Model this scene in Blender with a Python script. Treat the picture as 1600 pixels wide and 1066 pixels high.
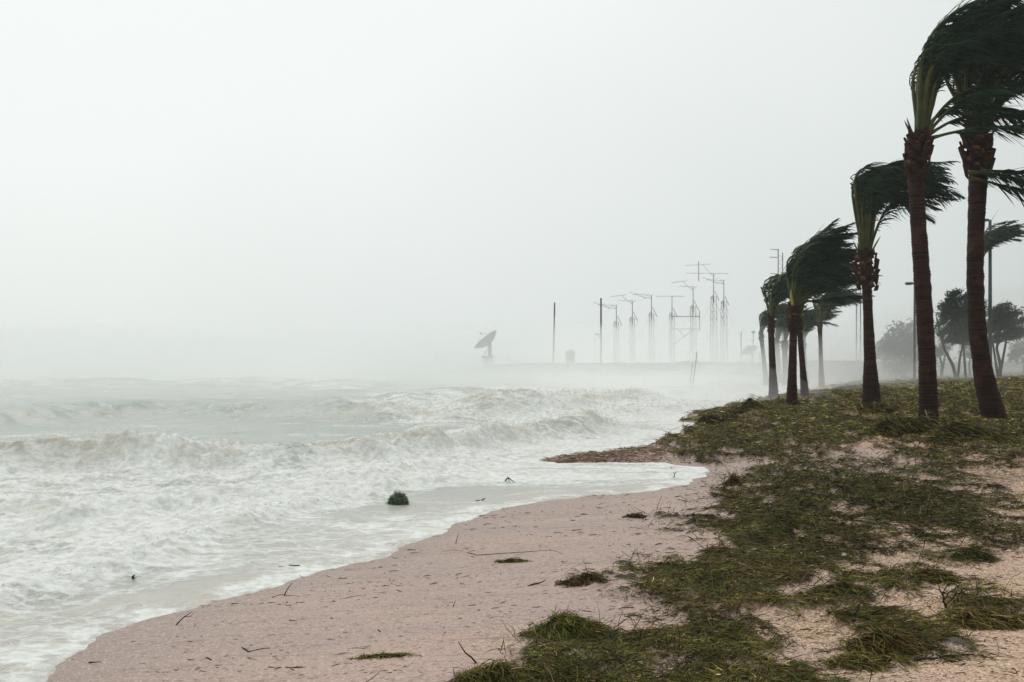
import bpy, math, random
import numpy as np
from mathutils import Vector

for o in list(bpy.data.objects):
    bpy.data.objects.remove(o)
SC = bpy.context.scene
COL = SC.collection

# ------------------------------------------------------------------ camera
F = 1600.0                 # focal length in photo pixels (36 mm lens on a 36 mm sensor)
HOR = 566.0                # row of the horizon in the photo
CAMZ = 2.0                 # eye height above still water
cam_d = bpy.data.cameras.new('camera')
cam_d.sensor_width = 36.0
cam_d.lens = 36.0
cam_d.shift_y = (HOR - 533.0) / 1600.0
cam_d.clip_start = 0.05
cam_d.clip_end = 6000.0
cam = bpy.data.objects.new('camera', cam_d)
cam.location = (0, 0, CAMZ)
cam.rotation_euler = (math.radians(90), 0, 0)
COL.objects.link(cam)
SC.camera = cam

# ------------------------------------------------------------------ sky, sun, exposure
SUN_EL, SUN_AZ = math.radians(48), math.radians(-26)     # azimuth from +Y, towards -X
sun_dir = Vector((math.sin(SUN_AZ) * math.cos(SUN_EL), math.cos(SUN_AZ) * math.cos(SUN_EL), math.sin(SUN_EL)))
W = bpy.data.worlds.new('World')
SC.world = W
W.use_nodes = True
nt = W.node_tree
for n in list(nt.nodes):
    nt.nodes.remove(n)
out = nt.nodes.new('ShaderNodeOutputWorld')
sky = nt.nodes.new('ShaderNodeTexSky')
sky.sky_type = 'NISHITA'
sky.sun_disc = False
sky.sun_elevation = SUN_EL
sky.sun_rotation = SUN_AZ
sky.air_density = 1.0
sky.dust_density = 6.0
bg_clear = nt.nodes.new('ShaderNodeBackground')
bg_clear.inputs['Strength'].default_value = 0.05
nt.links.new(sky.outputs[0], bg_clear.inputs['Color'])
# closed storm overcast over the clear sky: a thick cloud sheet, a little brighter round the hidden sun
tc = nt.nodes.new('ShaderNodeTexCoord')
dot = nt.nodes.new('ShaderNodeVectorMath'); dot.operation = 'DOT_PRODUCT'
dot.inputs[1].default_value = sun_dir
nt.links.new(tc.outputs['Generated'], dot.inputs[0])
mr = nt.nodes.new('ShaderNodeMapRange')
mr.interpolation_type = 'SMOOTHSTEP'
mr.inputs['From Min'].default_value = 0.2
mr.inputs['From Max'].default_value = 1.0
nt.links.new(dot.outputs['Value'], mr.inputs['Value'])
nz = nt.nodes.new('ShaderNodeTexNoise')
nz.inputs['Scale'].default_value = 2.2
nz.inputs['Detail'].default_value = 3.0
nt.links.new(tc.outputs['Generated'], nz.inputs['Vector'])
nm = nt.nodes.new('ShaderNodeMath'); nm.operation = 'MULTIPLY_ADD'
nm.inputs[1].default_value = 0.30; nm.inputs[2].default_value = -0.15
nt.links.new(nz.outputs['Fac'], nm.inputs[0])
ad = nt.nodes.new('ShaderNodeMath'); ad.operation = 'ADD'
nt.links.new(mr.outputs[0], ad.inputs[0]); nt.links.new(nm.outputs[0], ad.inputs[1])
ramp = nt.nodes.new('ShaderNodeValToRGB')
ramp.color_ramp.elements[0].position = 0.0
ramp.color_ramp.elements[0].color = (0.56, 0.615, 0.595, 1)
ramp.color_ramp.elements[1].position = 0.85
ramp.color_ramp.elements[1].color = (0.94, 0.985, 0.97, 1)
nt.links.new(ad.outputs[0], ramp.inputs['Fac'])
bg_cloud = nt.nodes.new('ShaderNodeBackground')
bg_cloud.inputs['Strength'].default_value = 1.0
nt.links.new(ramp.outputs['Color'], bg_cloud.inputs['Color'])
mix = nt.nodes.new('ShaderNodeMixShader')
mix.inputs[0].default_value = 0.93
nt.links.new(bg_clear.outputs[0], mix.inputs[1])
nt.links.new(bg_cloud.outputs[0], mix.inputs[2])
nt.links.new(mix.outputs[0], out.inputs['Surface'])

sl = bpy.data.lights.new('sun', 'SUN')
sl.energy = 0.8
sl.angle = math.radians(25)
sl.color = (1.0, 0.97, 0.92)
so = bpy.data.objects.new('sun', sl)
so.rotation_euler = sun_dir.to_track_quat('Z', 'Y').to_euler()
so.location = (0, 0, 60)
COL.objects.link(so)

SC.view_settings.view_transform = 'Standard'
SC.view_settings.look = 'None'
SC.view_settings.exposure = 0.0
SC.view_settings.gamma = 1.0
SC.view_settings.use_curve_mapping = False
SC.render.engine = 'CYCLES'
SC.cycles.use_denoising = True
SC.cycles.max_bounces = 8
SC.cycles.diffuse_bounces = 3
SC.cycles.glossy_bounces = 2
SC.cycles.transmission_bounces = 3
SC.cycles.transparent_max_bounces = 8
SC.cycles.volume_bounces = 4
SC.cycles.use_adaptive_sampling = True
SC.cycles.adaptive_threshold = 0.02

# ------------------------------------------------------------------ helpers
RNG = np.random.default_rng(7)
random.seed(7)

def at(px, py, d):
    """point seen at photo position (px, py), d metres ahead"""
    return np.array([(px - 800.0) / F * d, d, CAMZ - (py - HOR) / F * d])

def sstep(a, b, x):
    t = np.clip((x - a) / (b - a), 0, 1)
    return t * t * (3 - 2 * t)

_ga = np.random.default_rng(12).uniform(0, 2 * np.pi, 512 * 512)
_gx, _gy = np.cos(_ga).astype(np.float32), np.sin(_ga).astype(np.float32)

def pn(x, y):
    """gradient noise, about -0.7 .. 0.7"""
    x = np.asarray(x, float); y = np.asarray(y, float)
    xf0 = np.floor(x); yf0 = np.floor(y)
    xf = (x - xf0).astype(np.float32); yf = (y - yf0).astype(np.float32)
    xi = xf0.astype(np.int32) & 511; yi = yf0.astype(np.int32) & 511
    x1 = ((xi + 1) & 511) * 512; xi = xi * 512; y1 = (yi + 1) & 511
    u = xf * xf * xf * (xf * (xf * 6 - 15) + 10)
    v = yf * yf * yf * (yf * (yf * 6 - 15) + 10)
    h = xi + yi; n00 = _gx[h] * xf + _gy[h] * yf
    h = x1 + yi; n10 = _gx[h] * (xf - 1) + _gy[h] * yf
    h = xi + y1; n01 = _gx[h] * xf + _gy[h] * (yf - 1)
    h = x1 + y1; n11 = _gx[h] * (xf - 1) + _gy[h] * (yf - 1)
    a = n00 + (n10 - n00) * u
    return (a + (n01 + (n11 - n01) * u - a) * v).astype(float)

def fbm(x, y, o=4, gain=0.5):
    r = 0; a = 1.0
    for k in range(o):
        r = r + a * pn(x * 2 ** k + 17.3 * k, y * 2 ** k - 9.1 * k)
        a *= gain
    return r

def billow(x, y, o=4, gain=0.55):
    r = 0; a = 1.0; s = 0
    for k in range(o):
        r = r + a * np.abs(pn(x * 2 ** k + 5.7 * k, y * 2 ** k + 3.3 * k)) * 2
        s += a
        a *= gain
    return r / s

def np_mesh(name, V, quads=None, tris=None, mats=(), smooth=True, attrs=None, mat_idx=None):
    me = bpy.data.meshes.new(name)
    V = np.asarray(V, np.float32)
    me.vertices.add(len(V)); me.vertices.foreach_set('co', V.ravel())
    q = np.zeros((0, 4), np.int32) if quads is None else np.asarray(quads, np.int32).reshape(-1, 4)
    t = np.zeros((0, 3), np.int32) if tris is None else np.asarray(tris, np.int32).reshape(-1, 3)
    li = np.concatenate([q.ravel(), t.ravel()])
    me.loops.add(len(li)); me.loops.foreach_set('vertex_index', li)
    me.polygons.add(len(q) + len(t))
    ls = np.concatenate([np.arange(len(q)) * 4, len(q) * 4 + np.arange(len(t)) * 3]).astype(np.int32)
    me.polygons.foreach_set('loop_start', ls)
    me.polygons.foreach_set('use_smooth', np.full(len(ls), smooth, bool))
    for m in mats:
        me.materials.append(m)
    if mat_idx is not None:
        me.polygons.foreach_set('material_index', np.asarray(mat_idx, np.int32))
    for k, a in (attrs or {}).items():
        a = np.asarray(a, np.float32)
        if a.ndim == 1:
            at_ = me.attributes.new(k, 'FLOAT', 'POINT'); at_.data.foreach_set('value', a)
        else:
            if a.shape[1] == 3:
                a = np.concatenate([a, np.ones((len(a), 1), np.float32)], 1)
            at_ = me.attributes.new(k, 'FLOAT_COLOR', 'POINT'); at_.data.foreach_set('color', a.ravel())
    me.update(calc_edges=True)
    me.validate()
    return me

def link(name, me, parent=None, loc=None):
    o = bpy.data.objects.new(name, me)
    COL.objects.link(o)
    if parent is not None:
        o.parent = parent
    if loc is not None:
        o.location = loc
    return o

def tag(o, label=None, cat=None, group=None, kind=None):
    if label: o['label'] = label
    if cat: o['category'] = cat
    if group: o['group'] = group
    if kind: o['kind'] = kind
    return o

def empty(name, loc, label=None, cat=None, group=None):
    o = bpy.data.objects.new(name, None)
    o.empty_display_size = 0.2
    COL.objects.link(o)
    o.location = loc
    return tag(o, label, cat, group)

def copy_tree(o, parent=None):
    c = o.copy(); COL.objects.link(c); c.parent = parent
    for ch in list(o.children):
        copy_tree(ch, c)
    return c

class MB:
    """collects tubes, boxes and plates into one mesh"""
    def __init__(s):
        s.v = []; s.f = []; s.n = 0
    def add(s, V, Fs):
        s.v += [tuple(map(float, p)) for p in V]
        s.f += [tuple(i + s.n for i in f) for f in Fs]
        s.n += len(V)
    def tube(s, pts, rad, k=6, cap=True):
        pts = [np.array(p, float) for p in pts]
        if np.isscalar(rad): rad = [rad] * len(pts)
        V = []
        ref = np.array([0.13, 0.21, 0.97])
        for i, p in enumerate(pts):
            t = pts[min(i + 1, len(pts) - 1)] - pts[max(i - 1, 0)]
            t = t / (np.linalg.norm(t) + 1e-9)
            r0 = ref if abs(np.dot(t, ref)) < 0.95 else np.array([1.0, 0.1, 0])
            a = np.cross(t, r0); a /= np.linalg.norm(a)
            b = np.cross(t, a)
            for j in range(k):
                an = 2 * math.pi * j / k
                V.append(p + rad[i] * (math.cos(an) * a + math.sin(an) * b))
        Fs = []
        for i in range(len(pts) - 1):
            for j in range(k):
                Fs.append((i * k + j, i * k + (j + 1) % k, (i + 1) * k + (j + 1) % k, (i + 1) * k + j))
        if cap:
            Fs.append(tuple(range(k))[::-1]); Fs.append(tuple((len(pts) - 1) * k + j for j in range(k)))
        s.add(V, Fs)
        return s
    def box(s, c, size):
        x, y, z = [a / 2 for a in size]
        V = [(c[0] + sx * x, c[1] + sy * y, c[2] + sz * z) for sz in (-1, 1) for sy in (-1, 1) for sx in (-1, 1)]
        s.add(V, [(0, 2, 3, 1), (4, 5, 7, 6), (0, 1, 5, 4), (2, 6, 7, 3), (0, 4, 6, 2), (1, 3, 7, 5)])
        return s
    def mesh(s, name, mat, smooth=True):
        me = bpy.data.meshes.new(name)
        me.from_pydata(s.v, [], s.f)
        me.materials.append(mat)
        me.polygons.foreach_set('use_smooth', np.full(len(me.polygons), smooth, bool))
        me.update()
        return me
    def build(s, name, mat, parent=None, loc=None, smooth=True):
        return link(name, s.mesh(name, mat, smooth), parent, loc)

# ------------------------------------------------------------------ materials
def new_mat(name):
    m = bpy.data.materials.new(name)
    m.use_nodes = True
    n = m.node_tree
    b = n.nodes['Principled BSDF']
    return m, n, b

def N(n, typ, **kw):
    x = n.nodes.new(typ)
    for k, v in kw.items():
        if k in x.inputs.keys() if hasattr(x.inputs, 'keys') else False:
            x.inputs[k].default_value = v
        else:
            setattr(x, k, v)
    return x

def noise(n, vec, scale, detail=4.0, rough=0.55):
    x = n.nodes.new('ShaderNodeTexNoise')
    x.inputs['Scale'].default_value = scale
    x.inputs['Detail'].default_value = detail
    x.inputs['Roughness'].default_value = rough
    n.links.new(vec, x.inputs['Vector'])
    return x.outputs['Fac']

def mathn(n, op, a, b=None, c=None, clamp=False):
    x = n.nodes.new('ShaderNodeMath'); x.operation = op; x.use_clamp = clamp
    for i, v in enumerate((a, b, c)):
        if v is None: continue
        if isinstance(v, (int, float)): x.inputs[i].default_value = v
        else: n.links.new(v, x.inputs[i])
    return x.outputs[0]

def maprange(n, v, a, b, c=0.0, d=1.0, smooth=True):
    x = n.nodes.new('ShaderNodeMapRange')
    if smooth: x.interpolation_type = 'SMOOTHSTEP'
    n.links.new(v, x.inputs['Value'])
    for k, val in (('From Min', a), ('From Max', b), ('To Min', c), ('To Max', d)):
        x.inputs[k].default_value = val
    return x.outputs[0]

def mixc(n, f, a, b, mode='MIX'):
    x = n.nodes.new('ShaderNodeMix'); x.data_type = 'RGBA'; x.blend_type = mode
    for sock, v in ((0, f), (6, a), (7, b)):
        if isinstance(v, (int, float)): x.inputs[sock].default_value = v
        elif isinstance(v, tuple): x.inputs[sock].default_value = (*v, 1) if len(v) == 3 else v
        else: n.links.new(v, x.inputs[sock])
    return x.outputs[2]

def objvec(n, scale=None):
    t = n.nodes.new('ShaderNodeTexCoord')
    if scale is None: return t.outputs['Object']
    m = n.nodes.new('ShaderNodeMapping')
    m.inputs['Scale'].default_value = scale
    n.links.new(t.outputs['Object'], m.inputs['Vector'])
    return m.outputs['Vector']

def attr(n, name):
    a = n.nodes.new('ShaderNodeAttribute'); a.attribute_name = name
    return a

def bump(n, b, h, strength=0.5, dist=0.02):
    x = n.nodes.new('ShaderNodeBump')
    x.inputs['Strength'].default_value = strength
    x.inputs['Distance'].default_value = dist
    n.links.new(h, x.inputs['Height'])
    n.links.new(x.outputs[0], b.inputs['Normal'])

def plain(name, c1, c2, scale=6.0, rough=0.8, bs=0.3, bd=0.01, spec=0.3, metal=0.0):
    m, n, b = new_mat(name)
    v = objvec(n)
    f = noise(n, v, scale, 6.0)
    n.links.new(mixc(n, maprange(n, f, 0.35, 0.65), c1, c2), b.inputs['Base Color'])
    b.inputs['Roughness'].default_value = rough
    b.inputs['Specular IOR Level'].default_value = spec
    b.inputs['Metallic'].default_value = metal
    bump(n, b, noise(n, v, scale * 4, 5.0), bs, bd)
    return m

def tinted(name, rough=0.7, spec=0.25, trans=0.0):
    """colour of each blade or leaf from its own attribute"""
    m, n, b = new_mat(name)
    a = attr(n, 'tint')
    n.links.new(a.outputs['Color'], b.inputs['Base Color'])
    b.inputs['Roughness'].default_value = rough
    b.inputs['Specular IOR Level'].default_value = spec
    return m
# ------------------------------------------------------------------ shoreline and terrain
def sea_pt(px, py, z=0.02):
    d = (CAMZ - z) * F / (py - HOR)
    return ((px - 800.0) / F * d, d)

shore_px = [(30, 1066), (62, 1026), (150, 986), (232, 961), (285, 942), (335, 925), (430, 903), (520, 880), (600, 858),
            (640, 838), (690, 815), (740, 803), (800, 787), (870, 779), (960, 771), (1040, 760), (1085, 749), (1098, 738), (1085, 730),
            (1040, 725), (960, 722), (880, 723), (836, 722), (842, 716), (900, 707), (960, 701), (1020, 693), (1050, 684), (1075, 674),
            (1098, 664), (1070, 658), (1082, 649), (1135, 645), (1142, 634), (1180, 627), (1232, 624), (1262, 612), (1282, 602)]
shore = [(-60, -160), (-22, -40), (-9, -8), (-5.2, 1.5)] + [sea_pt(*p) for p in shore_px] + \
        [(40, 108), (46, 128), (38, 142), (20, 150), (4, 152), (-7, 153), (-11, 158), (-6, 170), (60, 190), (180, 210), (420, 230), (420, -160)]
SH = np.array(shore)

def shore_sd(x, y):
    """signed distance to the waterline, positive on land"""
    x = np.asarray(x, float); y = np.asarray(y, float)
    best = np.full(x.shape, 1e9); inside = np.zeros(x.shape, bool)
    n = len(SH)
    for i in range(n):
        ax, ay = SH[i]; bx, by = SH[(i + 1) % n]
        ex, ey = bx - ax, by - ay
        t = np.clip(((x - ax) * ex + (y - ay) * ey) / (ex * ex + ey * ey + 1e-12), 0, 1)
        dx = x - ax - t * ex; dy = y - ay - t * ey
        best = np.minimum(best, dx * dx + dy * dy)
        if ay != by:
            c = ((ay > y) != (by > y)) & (x < ex * (y - ay) / ey + ax)
            inside ^= c
    d = np.sqrt(best)
    return np.where(inside, d, -d)

def shore_D(x, y):
    y_ = np.clip(y, 4, 200)
    return shore_sd(x, y) + (0.30 * pn(x * 0.55, y * 0.55) + 0.26 * pn(x * 1.3 + 7, y * 1.3) + 0.11 * pn(x * 3.7 + 7, y * 3.7) + .05 * pn(x * 9 + 1, y * 9)) * np.clip(y_ / 18.0, 0.7, 2.5)

# how thickly wrack and turf cover the ground, read off the photograph (columns every 50 px from x=650, rows every 25 px from y=600)
VEG = """
00000000000002999999
00000000004679999999
00000000999999999999
00000000999999999999
00000000899877258997
00000000062673346655
00000000003788888621
00000000027899999743
00000000478999999964
00000004767999999877
00000000057898844875
00000003477888545531
00001467899886777320
00000257999987853433
00000036889975234798
00006877887645899852
00026898778733689631
00079987599865465420
00789987699874220000
""".split()
VG = np.array([[int(c) for c in r] for r in VEG], float) / 9.0

def veg_at(x, y, z):
    """cover 0..1 at a ground point"""
    yy = np.maximum(y, 4.2)
    px = 800 + x / yy * F
    py = HOR + (CAMZ - z) / yy * F
    c = np.clip((px - 650) / 50.0, 0, VG.shape[1] - 1.001)
    r = np.clip((py - 600) / 25.0, 0, VG.shape[0] - 1.001)
    c0 = c.astype(int); r0 = r.astype(int); fc = c - c0; fr = r - r0
    g = (VG[r0, c0] * (1 - fc) + VG[r0, c0 + 1] * fc) * (1 - fr) + (VG[r0 + 1, c0] * (1 - fc) + VG[r0 + 1, c0 + 1] * fc) * fr
    g = np.where(px < 640, 0, g)
    far = sstep(16, 40, yy)
    nz = (1 - far) * (0.55 * fbm(x * 0.9, y * 0.6, 4) + 0.75 * fbm(x * 2.6, y * 1.9, 4, .6)) + far * 0.9 * fbm(x * 0.5, y * 0.22, 4, .6)
    g = np.where(y > 95, 1.0, g)
    return np.clip(g + nz * 1.05 * np.minimum(1, 2.2 * g), 0, 1) * (g > 0.03)

def base_H(x, y, D=None):
    x = np.asarray(x, float); y = np.asarray(y, float)
    if D is None: D = shore_D(x, y)
    P = np.interp(y, [0, 26, 36, 48, 58, 64, 74, 90, 120, 150, 170], [0.46, 0.50, 0.60, 0.70, 0.92, 0.98, 0.80, 0.85, 1.15, 1.75, 1.8])
    P = P + 0.10 * fbm(x * 0.09, y * 0.09, 3) * sstep(20, 40, y) + 0.35 * fbm(x * 0.16, y * 0.05, 3) * sstep(140, 152, y)
    slope = np.interp(y, [0, 28, 34, 60, 80, 140, 150], [0.06, 0.06, 0.14, 0.13, 0.08, 0.15, 0.5])
    land = P * (1 - np.exp(-slope * np.maximum(D, 0) / P))
    under = np.maximum(0.09 * D, -1.2)
    return np.where(D > 0, land, under)

def ground_H(x, y, D=None, want_veg=False):
    x = np.asarray(x, float); y = np.asarray(y, float)
    if D is None: D = shore_D(x, y)
    h = base_H(x, y, D)
    v = veg_at(x, y, h) * sstep(-0.05, 0.25, D) * (y > 4.0)
    far = sstep(18, 42, y)
    lump = (1 - far) * fbm(x * 1.2, y * 0.9 + 3, 4) + far * (0.6 * fbm(x * 0.45, y * 0.3 + 3, 4) + 0.4 * fbm(x * 1.2, y * 0.9 + 3, 3))
    heap = sstep(0.35, 0.9, v) * (0.03 + 0.17 * np.clip(lump + 0.25, 0, 1)) * np.clip(y / 16.0, 0.6, 2.4)
    sand = 0.012 * fbm(x * 0.9, y * 2.2, 3) * np.clip(D, 0, 1) + 0.004 * fbm(x * 6, y * 9, 2) * np.clip(D, 0, 1)
    H = h + heap + sand
    return (H, v) if want_veg else H

def place(px, py, dmin=3.0, dmax=420.0):
    """first ground point met by the line of sight through (px, py)"""
    d = np.exp(np.linspace(math.log(dmin), math.log(dmax), 3000))
    x = (px - 800.0) / F * d; z = CAMZ - (py - HOR) / F * d
    h = np.maximum(ground_H(x, d), 0.0)
    i = int(np.argmax(z <= h)) if np.any(z <= h) else len(d) - 1
    return np.array([x[i], d[i], h[i]])

def Hs(x, y):
    return float(ground_H(np.array([x]), np.array([y]))[0])

def fan(ys, ts):
    Y, T = np.meshgrid(ys, ts, indexing='ij')
    X = T * np.maximum(Y, 5.0)
    return X, Y

def grid_faces(nr, nc, keep):
    i = np.arange(nr - 1)[:, None] * nc + np.arange(nc - 1)[None, :]
    q = np.stack([i, i + 1, i + nc + 1, i + nc], -1).reshape(-1, 4)
    k = keep.ravel()
    return q[k[q].any(1)]

def compact(V, q, A):
    u, inv = np.unique(q, return_inverse=True)
    return V[u], inv.reshape(q.shape), {k: a[u] for k, a in A.items()}

# --- materials of the ground
def sand_material():
    m, n, b = new_mat('beach_sand')
    v = objvec(n)
    wet = attr(n, 'wet').outputs['Fac']
    veg = attr(n, 'veg').outputs['Fac']
    big = noise(n, objvec(n, (0.35, 1.1, 1)), 1.2, 4.0)
    dry = mixc(n, maprange(n, big, 0.35, 0.65), (0.58, 0.39, 0.265), (0.56, 0.375, 0.295))
    damp = mixc(n, maprange(n, big, 0.4, 0.6), (0.495, 0.34, 0.287), (0.42, 0.30, 0.265))
    col = mixc(n, wet, dry, damp)
    col = mixc(n, mathn(n, 'MULTIPLY', attr(n, 'soak').outputs['Fac'], 0.9), col, (0.30, 0.215, 0.19))
    # coarse grains and bits of shell
    vo = n.nodes.new('ShaderNodeTexVoronoi'); vo.inputs['Scale'].default_value = 85.0
    n.links.new(v, vo.inputs['Vector'])
    sep = n.nodes.new('ShaderNodeSeparateColor'); n.links.new(vo.outputs['Color'], sep.inputs[0])
    pale = mathn(n, 'GREATER_THAN', sep.outputs[0], 0.86)
    dark = mathn(n, 'LESS_THAN', sep.outputs[1], 0.17)
    amt = maprange(n, wet, 0.0, 1.0, 0.95, 0.38, False)
    col = mixc(n, mathn(n, 'MULTIPLY', pale, amt), col, (0.80, 0.64, 0.50))
    col = mixc(n, mathn(n, 'MULTIPLY', dark, amt), col, (0.22, 0.135, 0.09))
    vo2 = n.nodes.new('ShaderNodeTexVoronoi'); vo2.inputs['Scale'].default_value = 30.0
    n.links.new(v, vo2.inputs['Vector'])
    sep2 = n.nodes.new('ShaderNodeSeparateColor'); n.links.new(vo2.outputs['Color'], sep2.inputs[0])
    col = mixc(n, mathn(n, 'MULTIPLY', mathn(n, 'GREATER_THAN', sep2.outputs[0], 0.90), 0.55), col, (0.24, 0.16, 0.12))
    # long thin stains of fine wrack laid down by the swash
    st = noise(n, objvec(n, (0.5, 5.0, 1)), 2.2, 6.0, 0.7)
    col = mixc(n, maprange(n, st, 0.56, 0.70, 0.0, 0.6), col, (0.22, 0.15, 0.12))
    # rotten wrack under the living mat
    soil = mixc(n, maprange(n, noise(n, v, 9.0, 5.0), 0.35, 0.65), (0.040, 0.031, 0.016), (0.095, 0.073, 0.032))
    vf = maprange(n, mathn(n, 'ADD', veg, mathn(n, 'MULTIPLY_ADD', noise(n, v, 7.0, 5.0), 0.7, -0.35)), 0.52, 0.85)
    col = mixc(n, vf, col, soil)
    n.links.new(col, b.inputs['Base Color'])
    rg_n = n.nodes.new('ShaderNodeMath'); rg_n.operation = 'ADD'; rg_n.inputs[1].default_value = 0.0; rg_ = rg_n.inputs[0]
    n.links.new(mathn(n, 'MAXIMUM', maprange(n, wet, 0.0, 1.0, 0.9, 0.55, False), mathn(n, 'MULTIPLY', vf, 0.95)), rg_)
    n.links.new(mathn(n, 'SUBTRACT', rg_n.outputs[0], mathn(n, 'MULTIPLY', attr(n, 'soak').outputs['Fac'], 0.12)), b.inputs['Roughness'])
    b.inputs['Specular IOR Level'].default_value = 0.22
    hgt = mathn(n, 'ADD', mathn(n, 'MULTIPLY', noise(n, v, 18.0, 6.0, 0.65), 1.0), mathn(n, 'MULTIPLY', vo.outputs['Distance'], 0.4))
    bump(n, b, hgt, 0.35, 0.012)
    return m
M_sand = sand_material()

def build_beach():
    ys = np.concatenate([np.linspace(-160, 2.0, 22), np.exp(np.arange(math.log(2.4), math.log(45), 0.0075)),
                         np.exp(np.arange(math.log(45.2), math.log(235), 0.018))])
    ts = np.concatenate([np.linspace(-12, -0.66, 14), np.arange(-0.62, 0.70, 0.0042), np.linspace(0.74, 1.2, 12), np.linspace(1.4, 60, 16)])
    X, Y = fan(ys, ts)
    D = shore_D(X, Y)
    H, v = ground_H(X, Y, D, True)
    H = np.where((X > 400) | (Y < -120), np.minimum(H, 0.5), H)
    # the water runs clean over the sand: nothing of the bed is needed far out
    keep = (D > -3.5)
    V = np.stack([X, Y, H], -1).reshape(-1, 3)
    wet = np.clip(1 - sstep(2.6, 5.5, D + 1.3 * fbm(X * 0.35, Y * 0.8, 3)) + 0.15 * fbm(X * 0.4, Y * 1.6, 3), 0, 1)
    q = grid_faces(X.shape[0], X.shape[1], keep)
    V, q, A = compact(V, q, {'wet': wet.ravel(), 'veg': v.ravel(), 'soak': np.exp(-np.maximum(D + .25 * fbm(X * .8, Y * .8, 2), 0) / .95).ravel()})
    o = link('beach', np_mesh('beach', V, q, mats=[M_sand], attrs=A))
    return tag(o, kind='structure', label='pink coarse sand beach rising to turf under the palms')
beach = build_beach()
# ------------------------------------------------------------------ sea
def dpt(px, py, z):
    d = (CAMZ - z) * F / (py - HOR)
    return ((px - 800.0) / F * d, d)

# every wave: crest line (seen in the photo at height z), height, width in front, width behind, foam on it, roughness, smooth windows
WAVES = [
    dict(p=[(-13.5, 16.6), dpt(0, 692, .5), dpt(150, 690, .5), dpt(300, 692, .5), dpt(420, 689, .5), dpt(560, 683, .5), dpt(650, 678, .5), dpt(740, 671, .45), dpt(860, 664, .35), dpt(1000, 656, .25)],
         h=.54, hf=.60, hb=1.6, foam=1.0, rough=.15, mod=.4, seed=1),
    dict(p=[(-9, 2.5), dpt(-60, 960, .1), dpt(0, 925, .1), dpt(130, 893, .1), dpt(210, 868, .1), dpt(300, 832, .1), dpt(440, 793, .1), dpt(540, 772, .1), dpt(640, 750, .1), dpt(760, 733, .08)],
         h=.13, hf=.25, hb=1.6, foam=.75, rough=.05, seed=2),
    dict(p=[(-10.5, 12.4), dpt(0, 770, .2), dpt(140, 790, .2), dpt(330, 768, .2), dpt(520, 742, .2), dpt(640, 726, .2), dpt(800, 700, .15)],
         h=.16, hf=.5, hb=1.3, foam=.6, rough=.08, seed=3),
    dict(p=[dpt(-300, 655, .4), dpt(-60, 645, .4), dpt(100, 637, .4), dpt(210, 629, .45), dpt(300, 625, .5), dpt(400, 632, .45), dpt(520, 640, .35), dpt(640, 640, .3)],
         h=.62, hf=2.0, hb=3.0, foam=.0, rough=.03, mod=.15, seed=4),
    dict(p=[dpt(540, 640, .5), dpt(620, 631, .6), dpt(690, 622, .8), dpt(760, 613, .95), dpt(830, 613, .9), dpt(920, 618, .6), dpt(1040, 620, .4)],
         h=.75, hf=1.3, hb=3.4, foam=.7, rough=.16, seed=5),
    dict(p=[dpt(760, 647, .3), dpt(850, 640, .4), dpt(950, 634, .4), dpt(1060, 630, .3), dpt(1130, 626, .2)],
         h=.30, hf=.9, hb=2.4, foam=.9, rough=.11, seed=6),
    dict(p=[dpt(-120, 592, .6), dpt(0, 590, .75), dpt(70, 587, .85), dpt(140, 590, .7), dpt(260, 593, .5)],
         h=.6, hf=4.0, hb=7.0, foam=.2, rough=.10, mod=.3, seed=7),
    dict(p=[dpt(300, 592, .7), dpt(380, 587, .8), dpt(450, 586, .9), dpt(540, 590, .8), dpt(640, 592, .7)],
         h=.55, hf=3.5, hb=6.0, foam=.5, rough=.15, seed=8),
    dict(p=[dpt(820, 604, .7), dpt(900, 600, .8), dpt(1000, 599, .8), dpt(1100, 600, .6), dpt(1180, 601, .4)],
         h=.45, hf=2.5, hb=4.0, foam=.9, rough=.14, seed=9),
    dict(p=[dpt(560, 607, .7), dpt(640, 603, .8), dpt(720, 600, .8), dpt(820, 596, .8)],
         h=.5, hf=2.5, hb=4.0, foam=.6, rough=.14, seed=10),
]

def wave_field(w, x, y):
    """distance in front (+, towards the camera side) of the crest, and arc position 0..1"""
    P = np.array(w['p'])
    seg = np.linalg.norm(np.diff(P, axis=0), axis=1); cum = np.concatenate([[0], np.cumsum(seg)])
    best = np.full(x.shape, 1e9); sd = np.zeros(x.shape); arc = np.zeros(x.shape)
    for i in range(len(P) - 1):
        ax, ay = P[i]; ex, ey = P[i + 1] - P[i]
        L = seg[i]
        t = np.clip(((x - ax) * ex + (y - ay) * ey) / (L * L), 0, 1)
        dx = x - ax - t * ex; dy = y - ay - t * ey
        d2 = dx * dx + dy * dy
        m = d2 < best
        s = np.where(ex * dy - ey * dx > 0, -1.0, 1.0)     # left of travel = seaward
        best = np.where(m, d2, best); sd = np.where(m, s * np.sqrt(d2), sd); arc = np.where(m, (cum[i] + t * L) / cum[-1], arc)
    return sd, arc

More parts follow.
